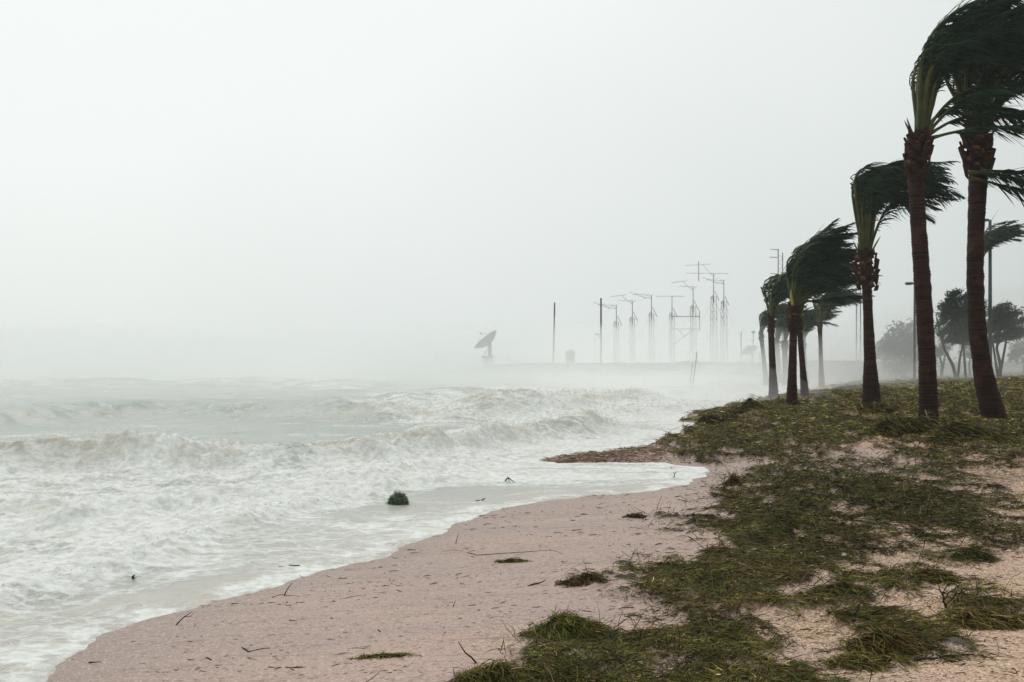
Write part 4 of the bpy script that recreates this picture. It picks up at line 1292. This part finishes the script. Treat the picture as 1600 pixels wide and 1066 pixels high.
def tree(px, d, crowns, stems, label, seed, n=5000, leafs=.13):
    """crowns: (px, py, rx, ry) clumps in photo pixels at distance d; stems: lists of pixel points"""
    rg = np.random.default_rng(seed)
    b = foot(px, d)
    root = empty('tree', b, label, 'tree', 'wind-blown trees behind the bank')
    m = d / F
    tk = MB()
    for st in stems:
        pts = [at(x, y, d) - b for x, y in st]
        pts[0][2] = -.15
        for i, p in enumerate(pts[1:]): p[1] += rg.normal(0, .25)
        k = len(pts); w = st is stems[0]
        tk.tube(pts, [(.13 if w else .09) * (1 - .75 * i / (k - 1)) + .015 for i in range(k)], 7)
    # twigs out into the crown
    for (cx, cy, rx, ry) in crowns:
        c = at(cx, cy, d) - b
        for j in range(12):
            e = c + np.array([rg.normal(.3, .8) * rx, rg.normal(0, .6) * rx, rg.normal(.1, .55) * ry]) * m
            s = c + np.array([-.2 * rx, 0, -.9 * ry]) * m
            tk.tube([s, (s + e) / 2 + rg.normal(0, .12, 3), e], [.03, .02, .006], 4, False)
    tk.build('trunk', M_bark, root)
    Vs, Ts, Cs = [], [], []; off = 0
    tot = sum(rx * ry for _, _, rx, ry in crowns)
    for (cx, cy, rx, ry) in crowns:
        c = at(cx, cy, d) - b
        k = int(n * rx * ry / tot)
        q = rg.normal(0, 1, (k, 3)); q /= np.linalg.norm(q, axis=1, keepdims=True)
        q *= (rg.random((k, 1)) ** .42)
        lump = 1 + .35 * pn(q[:, 0] * 2.2 + seed, q[:, 2] * 2.2 + q[:, 1])[:, None]
        P = c + q * lump * np.array([rx, rx * .95, ry]) * m
        P[:, 0] += .55 * (P[:, 2] - c[2]) * (rg.random(k) < .8) + .6 * rx * m * np.clip(q[:, 0], 0, 1) ** 2 * rg.random(k) * 2      # ragged lee side
        keep = pn(P[:, 0] * 1.6 + seed, P[:, 2] * 2.2 + P[:, 1] * .9) > -.13
        P = P[keep]; k = len(P)
        dr = WIND + rg.normal(0, .45, (k, 3)); dr /= np.linalg.norm(dr, axis=1, keepdims=True)
        sd = np.cross(dr, rg.normal(0, 1, (k, 3))); sd /= np.linalg.norm(sd, axis=1, keepdims=True) + 1e-9
        L = (leafs * rg.uniform(.7, 1.5, k))[:, None]; w = L * .26
        rows = np.stack([P, P + dr * L * .5 + sd * w, P + dr * L, P + dr * L * .5 - sd * w], 1).reshape(-1, 3)
        Vs.append(rows); Ts.append((np.arange(k) * 4)[:, None] + np.array([[0, 1, 2, 3]]) + off); off += len(rows)
        col = np.array([.024, .042, .022]) * rg.uniform(.6, 1.5, (k, 1)); Cs.append(np.repeat(col, 4, axis=0))
    link('crown', np_mesh('crown', np.concatenate(Vs), np.concatenate(Ts), mats=[M_tleaf], smooth=False, attrs={'tint': np.concatenate(Cs)}), root)
    return root
tree(1493, 76, [(1500, 474, 24, 22), (1478, 482, 14, 14), (1482, 505, 20, 16), (1512, 506, 24, 22), (1488, 462, 13, 11), (1520, 486, 16, 14), (1474, 518, 12, 11), (1496, 492, 24, 22), (1502, 524, 20, 15), (1486, 526, 14, 11), (1518, 530, 14, 10)],
     [[(1495, 596), (1488, 572), (1474, 545), (1468, 515), (1466, 495)], [(1496, 596), (1499, 560), (1504, 530), (1500, 500)], [(1510, 596), (1511, 565), (1505, 545), (1502, 520)]],
     'dark bushy tree with crossing stems between the two nearest palm trunks', 51, 17000, .17)
tree(1561, 74, [(1564, 488, 20, 16), (1552, 508, 14, 13), (1580, 500, 18, 13), (1570, 515, 16, 11), (1588, 518, 12, 8), (1568, 502, 22, 16), (1564, 526, 16, 11), (1582, 522, 14, 10)], [[(1562, 600), (1561, 570), (1558, 545), (1562, 520), (1568, 500)], [(1560, 560), (1552, 535), (1550, 520)], [(1561, 548), (1574, 525), (1582, 510)]],
     'round tree with a single slim stem right of the bowed palm', 52, 12000, .16)
tree(1410, 98, [(1402, 532, 26, 30), (1428, 525, 26, 30), (1418, 560, 36, 26), (1385, 545, 16, 18)], [[(1410, 590), (1408, 565), (1405, 545), (1402, 525)], [(1411, 575), (1425, 550), (1430, 525)]],
     'pale misty tree behind the lamp post with square head', 53, 11000, .22)
tree(1470, 86, [(1474, 540, 12, 16), (1466, 548, 9, 10)], [[(1471, 592), (1470, 570), (1466, 552), (1464, 540)], [(1470, 572), (1480, 556), (1484, 545)]],
     'thin young tree with a forked stem beside the dark bushy tree', 54, 1500)
tree(1512, 92, [(1515, 545, 16, 16), (1508, 532, 12, 12)], [[(1516, 592), (1516, 570), (1512, 550)], [(1507, 592), (1508, 570), (1510, 550)]],
     'grey twin-stemmed tree showing behind the dark bushy tree', 55, 2000, .16)
tree(1597, 95, [(1604, 540, 26, 28), (1590, 552, 16, 16)], [[(1600, 592), (1600, 560), (1603, 535)]], 'faint tree fading into the mist at the edge of the picture', 56, 4000, .18)
tree(1376, 112, [(1376, 548, 9, 12), (1372, 540, 6, 7)], [[(1378, 585), (1378, 562), (1376, 548)]], 'slight sapling in the mist right of the thick collared palm', 57, 1200, .2)
# ------------------------------------------------------------------ things washed ashore
M_twig = plain('wet_driftwood', (0.030, 0.022, 0.016), (0.06, 0.042, 0.03), 12.0, 0.8, 0.3, 0.003, 0.2)
M_stem = plain('dry_stem', (0.11, 0.085, 0.04), (0.06, 0.05, 0.025), 8.0, 0.8, 0.2, 0.003, 0.2)
M_core = plain('wrack_core', (0.022, 0.018, 0.010), (0.045, 0.034, 0.016), 10.0, 0.95, 0.6, 0.02, 0.05)

def clump(px, py, wpx, hpx, label, seed, n=700, mix=(2, 3, 6, 1), depth=.55, lenf=1.0, name='seaweed_clump', cat='seaweed', water=False, upright=.14):
    rg = np.random.default_rng(seed)
    if water:
        d = (CAMZ - .05) * F / (py - HOR); c = np.array([(px - 800) / F * d, d, 0.0]); c[2] = float(sea_z(c[0], c[1])[0])
    else:
        c = G(px, py)
    m = c[1] / F
    rx, rz = wpx * .5 * m, hpx * m
    ry = rx * depth
    root = empty(name, c, label, cat)
    # matted core
    k, r = 18, 6
    V, Fs = [], []
    for i in range(r):
        f = i / (r - 1)
        for j in range(k):
            a = 2 * math.pi * j / k
            q = 1 + .6 * float(pn(math.cos(a) * 1.7 + seed, math.sin(a) * 1.7))
            x, y = rx * .9 * (1 - f) * q * math.cos(a), ry * .9 * (1 - f) * q * math.sin(a)
            zz = rz * .38 * (1 - (1 - f) ** 2) * max(.1, 1 + 1.1 * float(pn(x * 5 / max(rx, .1) * .5 + seed, y * 6)))
            V.append((x, y, zz - (.03 if i == 0 else 0)))
    for i in range(r - 1):
        for j in range(k):
            Fs.append((i * k + j, i * k + (j + 1) % k, (i + 1) * k + (j + 1) % k, (i + 1) * k + j))
    V = np.array(V)
    if not water: V[:, 2] += ground_H(c[0] + V[:, 0], c[1] + V[:, 1]) - c[2]
    mb = MB(); mb.add(V, Fs); mb.build('core', M_core, root)
    q = rg.uniform(-1, 1, (n * 2, 2)); q = q[(q ** 2).sum(1) < 1][:n]; n = len(q)
    x, y = q[:, 0] * rx, q[:, 1] * ry; rr = np.sqrt((q ** 2).sum(1))
    sp = (1 + .75 * pn(q[:, 0] / (rr + 1e-6) * 1.7 + seed, q[:, 1] / (rr + 1e-6) * 1.7)) * (1 + .25 * rg.random(n) ** 3)
    x, y = x * sp, y * sp
    g = 0 if water else ground_H(c[0] + x, c[1] + y) - c[2]
    z = g + rz * .5 * np.clip(1 + 1.2 * pn(q[:, 0] * 2.6 + seed, q[:, 1] * 2.2), .15, 1.7) * (1 - rr ** 2) * rg.uniform(.3, 1.0, n)
    az = rg.uniform(-math.pi, math.pi, n) * .75; el = np.abs(rg.normal(0, upright, n)) + .1 * (1 - rr)
    dv = np.stack([np.cos(az) * np.cos(el) + .35, np.sin(az) * np.cos(el), np.sin(el)], 1); dv /= np.linalg.norm(dv, axis=1, keepdims=True)
    sd = np.cross(dv, rg.normal(0, .5, (n, 3)) + np.array([0, 0, 1.])); sd /= np.linalg.norm(sd, axis=1, keepdims=True)
    L = np.minimum(rz * rg.uniform(.4, 1.1, n), .16 * rg.uniform(.5, 1.2, n)) * lenf
    Wd = np.maximum(.004 + .004 * rg.random(n), .0007 * c[1])
    bend = np.stack([rg.normal(.2, .5, n), rg.normal(0, .5, n), rg.uniform(-1.4, 0, n)], 1)
    col = PAL[rg.choice(mix, n)] * rg.uniform(.6, 1.4, (n, 1))
    pale = rg.random(n) < .05; col[pale] = PAL[4] * .9
    V, qd, tr, cc = ribbons(np.stack([x, y, z], 1), dv, sd, L, Wd, col, bend, 3)
    s = link('strands', np_mesh('strands', V, qd, tr, mats=[M_blade], attrs={'tint': cc}), root)
    return root
clump(1378, 1008, 118, 52, 'large brown heap of sea grass beside the clear plastic bag', 1, 2600, (2, 2, 3, 1, 6))
clump(1548, 975, 110, 36, 'rusty brown sea grass heap below the bare twiggy shrub', 2, 2000, (6, 2, 1, 0))
clump(1340, 1038, 120, 26, 'low olive weed mat in front of the large brown heap', 3, 1500, (1, 2, 0), lenf=1.3)
clump(905, 912, 70, 24, 'brown tangle of roots at the seaward end of the wrack', 4, 900, (2, 6, 3))
clump(800, 878, 50, 10, 'small flat green tuft alone on the pink sand', 5, 420, (0, 1, 5))
clump(992, 808, 34, 13, 'small dark clump at the turf edge below the cove', 6, 420, (3, 2))
clump(1144, 757, 20, 26, 'dark upright tuft standing alone on sand by the cove', 7, 520, (3, 2, 2), depth=.9, upright=.8)
clump(595, 1026, 95, 9, 'long green strand bundle lying on the open sand', 8, 420, (0, 5, 1), depth=.22, lenf=2.0)
clump(1043, 733, 34, 9, 'half drowned tuft in the far edge of the cove', 9, 300, (2, 3, 1), water=False)
clump(880, 985, 120, 46, 'big green-topped wrack heap at the tip of the weed line', 10, 2600, (0, 5, 1, 2))
clump(770, 1062, 130, 44, 'tangled wrack heap at the bottom edge of the picture', 11, 2600, (1, 2, 0, 3))
clump(1460, 905, 90, 18, 'thin olive weed strip between two pale plastic scraps', 12, 1000, (1, 2, 0))
clump(1310, 925, 80, 30, 'dark green weed heap with a pale blue scrap at its side', 13, 1300, (3, 0, 2))
clump(1520, 872, 60, 26, 'blackish green weed heap at the rim of the big mat', 14, 1200, (3, 3, 0))

clump(1408, 680, 100, 62, 'dark grass heap piled against the near palm foot', 15, 2200, (3, 2, 0, 1), lenf=2.2, name='grass_heap', cat='grass heap')
clump(1372, 645, 62, 28, 'low grass skirt heaped round the thick collared palm', 16, 1200, (1, 2, 0), lenf=2.2, name='grass_heap', cat='grass heap')
clump(1505, 680, 120, 44, 'dark grass heap between the two nearest palm feet', 17, 1800, (3, 2, 1, 0), lenf=2.2, name='grass_heap', cat='grass heap')
clump(1112, 662, 64, 30, 'dark eroded turf edge jutting over the surf', 18, 1300, (3, 2), lenf=2.2, name='turf_edge', cat='turf')
clump(1165, 640, 74, 30, 'grey hummock of turf washed by the far surf', 19, 1300, (3, 2, 1), lenf=2.2, name='turf_edge', cat='turf')

# the round bush adrift in the swash
def drifting_bush(px, py, wpx, hpx, seed):
    rg = np.random.default_rng(seed)
    d = (CAMZ - .05) * F / (py - HOR); c = np.array([(px - 800) / F * d, d, 0.0]); c[2] = float(sea_z(c[0], c[1])[0]) - .02
    m = d / F
    root = empty('drifting_bush', c, 'round green bush adrift in the shallow foam', 'bush')
    rx, rz = wpx * .5 * m, hpx * m
    tk = MB()
    for j in range(16):
        a = rg.uniform(0, 6.28); e = np.array([math.cos(a) * rx * .8, math.sin(a) * rx * .6, rz * rg.uniform(.3, .95)])
        tk.tube([(0, 0, -.03), e * .5 + rg.normal(0, .02, 3), e], [.012, .008, .003], 4, False)
    tk.build('stems', M_twig, root)
    n = 2600
    q = rg.normal(0, 1, (n, 3)); q /= np.linalg.norm(q, axis=1, keepdims=True); q[:, 2] = np.abs(q[:, 2])
    q *= rg.random((n, 1)) ** .35 * (1 + .35 * pn(q[:, 0] * 2.4 + 3, q[:, 1] * 2.4 + q[:, 2] * 2)[:, None])
    P = q * np.array([rx, rx * .8, rz]) + np.array([0, 0, -.02])
    dv = q * .8 + rg.normal(0, .5, (n, 3)) + np.array([.2, 0, .1]); dv /= np.linalg.norm(dv, axis=1, keepdims=True)
    sd = np.cross(dv, rg.normal(0, 1, (n, 3))); sd /= np.linalg.norm(sd, axis=1, keepdims=True)
    col = np.array([[.20, .27, .18], [.27, .33, .21], [.13, .17, .12]])[rg.integers(0, 3, n)] * rg.uniform(.7, 1.3, (n, 1))
    V, qd, tr, cc = ribbons(P, dv, sd, rg.uniform(.03, .06, n), np.full(n, .011), col, rg.normal(0, .3, (n, 3)), 2)
    link('foliage', np_mesh('foliage', V, qd, tr, mats=[M_blade], attrs={'tint': cc}), root)
drifting_bush(622, 784, 30, 21, 3)

def stick(pix, label, r=.008, mat=None, name='twig', cat='twig', branches=(), d=None, water=False):
    """pix: (px, py, raise) the first point on the ground, the rest at the same distance unless they lie on the ground"""
    px, py = pix[0][:2]; r = r * .75
    if water:
        dd = (CAMZ - .03) * F / (py - HOR); c = np.array([(px - 800) / F * dd, dd, .0]); c[2] = float(sea_z(c[0], c[1])[0])
    else:
        c = G(px, py)
    root = empty(name, c, label, cat, 'twigs washed up on the beach' if name == 'twig' else None)
    def pt(q):
        if len(q) == 3 and q[2] == 'up':
            return at(q[0], q[1], c[1]) - c
        return G(q[0], q[1]) - c + np.array([0, 0, r * .5])
    def smooth(ps):
        out_ = [ps[0]]
        for a, b in zip(ps[:-1], ps[1:]):
            out_ += [a * .5 + b * .5 + np.random.default_rng(int(abs(a[0] * 1e4)) % 9999).normal(0, r * .6, 3), b]
        return out_
    ps = smooth([pt(q) for q in pix]); k = len(ps)
    ps[0] = ps[0] - np.array([0, 0, r])
    MB().tube(ps, [r * (1 - .6 * i / (k - 1)) for i in range(k)], 6).build('stem', mat or M_twig, root)
    for bq in branches:
        ps = smooth([pt(q) for q in bq]); k = len(ps)
        MB().tube(ps, [r * .65 * (1 - .7 * i / (k - 1)) for i in range(k)], 5).build('branch', mat or M_twig, root)
    return root
stick([(444, 931), (450, 919, 'up'), (457, 910, 'up')], 'upright twig with a flat foot near the waterline', .007, branches=[[(425, 934), (437, 930), (455, 931), (468, 933)]])
stick([(275, 977), (288, 964, 'up'), (300, 956, 'up')], 'hooked dark twig on the sand nearest the swash corner', .007, branches=[[(288, 964, 'up'), (298, 963, 'up'), (304, 958, 'up')]])
stick([(276, 955), (292, 938), (312, 938), (338, 940)], 'bent twig lying along the foam edge', .006)
stick([(378, 1012), (388, 1019), (405, 1015), (422, 1013)], 'shallow V shaped twig on the open sand', .007)
stick([(745, 1036), (727, 1020, 'up'), (716, 1003, 'up')], 'brown stick poking out of the weed line tip', .009)
stick([(728, 863), (745, 868), (790, 865), (860, 860), (878, 866)], 'long thin stem stretched along the sand above the green tuft', .006, M_stem)
stick([(824, 916), (842, 912), (852, 906, 'up')], 'short forked root in front of the brown tangle', .010)
stick([(1358, 962), (1378, 952, 'up'), (1396, 947, 'up'), (1404, 955, 'up')], 'arched twig rising behind the large brown heap', .008)
stick([(1425, 1033), (1460, 1031), (1495, 1026), (1521, 1024)], 'black stick lying below the clear plastic bag', .012)
stick([(1340, 954), (1344, 944, 'up')], 'tiny upright twig on sand left of the arched one', .006)
stick([(712, 850), (715, 838, 'up'), (717, 832, 'up')], 'small upright sprig on sand by the mid shore', .006)
stick([(708, 948), (712, 938, 'up')], 'tiny sprig standing on bare sand above the weed tip', .005)
stick([(1052, 748), (1054, 741, 'up'), (1058, 737, 'up')], 'small forked twig standing in the cove water', .012, branches=[[(1054, 741, 'up'), (1051, 738, 'up')]], water=True)
stick([(788, 754), (795, 747, 'up'), (804, 753, 'up')], 'dark tripod of driftwood standing in the shallow wash', .018, name='driftwood', cat='driftwood', branches=[[(795, 747, 'up'), (797, 755, 'up')], [(795, 747, 'up'), (793, 744, 'up')]], water=True)
stick([(740, 785), (752, 783), (758, 779, 'up')], 'dark lump of root at the foam edge', .020, name='root', cat='root')
stick([(430, 889), (445, 887), (460, 884, 'up'), (472, 887)], 'weedy branch awash at the edge of the foam', .014, name='branch', cat='branch', branches=[[(450, 887), (455, 882, 'up')]])
stick([(209, 905), (210, 899, 'up')], 'tiny dark chip of wood floating in the swash', .02, name='wood_chip', cat='wood', branches=[[(209, 905), (213, 903, 'up')]], water=True)
# bare shrub sticking out of the sand
stick([(1478, 950), (1474, 940, 'up'), (1473, 927, 'up'), (1480, 914, 'up')], 'bare dark twiggy shrub stuck in the sand', .012, name='bare_shrub', cat='shrub', branches=[
    [(1474, 938, 'up'), (1482, 926, 'up'), (1492, 920, 'up'), (1500, 914, 'up')], [(1478, 948), (1492, 930, 'up'), (1497, 921, 'up'), (1494, 913, 'up')],
    [(1473, 930, 'up'), (1468, 920, 'up'), (1466, 914, 'up')], [(1497, 944), (1496, 932, 'up'), (1502, 922, 'up'), (1508, 918, 'up')], [(1480, 914, 'up'), (1490, 912, 'up')],
    [(1473, 927, 'up'), (1484, 921, 'up')], [(1492, 930, 'up'), (1503, 926, 'up'), (1512, 929, 'up')]])

# litter: a clear plastic bag and pale scraps
def film(px, py, wpx, dpx, h, label, name, cat, mat, seed, tail=False):
    rg = np.random.default_rng(seed)
    c = G(px, py); m = c[1] / F
    rx, ry = wpx * .5 * m, dpx
    n = 16; V = []
    for i in range(n):
        for j in range(n):
            u, v = i / (n - 1) * 2 - 1, j / (n - 1) * 2 - 1
            x, y = rx * u * math.sqrt(1 - v * v / 2), ry * v * math.sqrt(1 - u * u / 2)
            rr = min(1, (u * u + v * v) ** .5)
            z = h * (1 - rr ** 2) * (1 + .8 * float(fbm(np.array(u * 1.8 + seed), np.array(v * 1.8), 3))) + .004 + .006 * rg.random()
            V.append((x, y, max(.003, z)))
    V = np.array(V); V[:, 2] += ground_H(c[0] + V[:, 0], c[1] + V[:, 1]) - c[2]
    Fs = [(i * n + j, (i + 1) * n + j, (i + 1) * n + j + 1, i * n + j + 1) for i in range(n - 1) for j in range(n - 1)]
    root = empty(name, c, label, cat)
    mb = MB(); mb.add(V, Fs); o = mb.build('film', mat, root)
    e = MB().tube([V[i * n + n - 1] for i in range(n)], .002, 4)
    e.build('hem', mat, root)
    return root
mp, n_, b_ = new_mat('clear_plastic_film')
b_.inputs['Base Color'].default_value = (.82, .82, .80, 1); b_.inputs['Roughness'].default_value = .22
b_.inputs['Alpha'].default_value = .07
bump(n_, b_, noise(n_, objvec(n_), 26.0, 4.0), .5, .01)
ms = plain('pale_plastic', (.42, .47, .47), (.55, .58, .57), 8.0, .4, .2, .004, .4)
film(1498, 1006, 50, .10, .014, 'clear plastic bag wrinkled on the sand beside a weed heap', 'plastic_bag', 'bag', mp, 2)
film(1362, 930, 14, .03, .012, 'pale blue plastic scrap beside the dark green weed heap', 'plastic_scrap', 'plastic', ms, 5)
film(1422, 846, 16, .03, .012, 'white plastic scrap on the sand patch inside the big mat', 'plastic_scrap', 'plastic', ms, 6)
film(1319, 869, 8, .03, .02, 'small white shell-like scrap lying in the weed', 'plastic_scrap', 'plastic', ms, 7)
# ------------------------------------------------------------------ air
def volume_mat(name, dens, col=(0.985, 0.995, 0.99), aniso=0.55):
    m = bpy.data.materials.new(name); m.use_nodes = True
    n = m.node_tree
    for x in list(n.nodes): n.nodes.remove(x)
    o = n.nodes.new('ShaderNodeOutputMaterial')
    p = n.nodes.new('ShaderNodeVolumePrincipled')
    p.inputs['Color'].default_value = (*col, 1)
    p.inputs['Density'].default_value = dens
    p.inputs['Anisotropy'].default_value = aniso
    n.links.new(p.outputs[0], o.inputs['Volume'])
    return m
hb = MB().box((0, 0, 10.2), (3300, 3300, 24.6))
haze = hb.build('haze', volume_mat('storm_haze', 0.0006), smooth=False)
tag(haze, kind='stuff', label='pale storm haze filling the air')

# banks of blown spray drifting off the surf: closed low mounds of denser air
def bank(cx, cy, rx, ry, h, dens, seed, label):
    nr, k = 14, 48
    V = []
    for i in range(nr):
        f = i / (nr - 1)
        for j in range(k):
            a = 2 * math.pi * j / k
            q = 1 + .28 * float(pn(math.cos(a) * 1.3 + seed, math.sin(a) * 1.3 + 2.2))
            x, y = cx + rx * (1 - f) * q * math.cos(a), cy + ry * (1 - f) * q * math.sin(a)
            r = (1 - f)
            g = (math.exp(-2.6 * r * r) - math.exp(-2.6)) / (1 - math.exp(-2.6))
            z = -.8 + (h + .8) * g * (1 + .35 * float(fbm(np.array(x * .06 + seed), np.array(y * .06), 3)))
            V.append((x, y, z))
    Fs = [(i * k + j, i * k + (j + 1) % k, (i + 1) * k + (j + 1) % k, (i + 1) * k + j) for i in range(nr - 1) for j in range(k)]
    Fs.append(tuple(range(k))[::-1])
    mb = MB(); mb.add(V, Fs)
    o = mb.build('spray', volume_mat('blown_spray', dens), smooth=True)
    return tag(o, kind='stuff', label=label)
bank(6, 112, 80, 52, 7.0, .018, 1, 'bank of blown spray over the far surf')
bank(50, 84, 46, 38, 10.0, .022, 2, 'spray drifting behind the grass bank')
bank(10, 66, 28, 26, 5.0, .020, 3, 'spray blown off the breakers beside the palms')
bank(-70, 165, 130, 105, 8.0, .018, 4, 'spray veiling the open sea')
bank(-32, 80, 66, 46, 5.0, .020, 5, 'thin spray over the outer breakers')
bank(9, 43, 10, 10, 1.7, .030, 6, 'spray blown across the eroded turf edge')
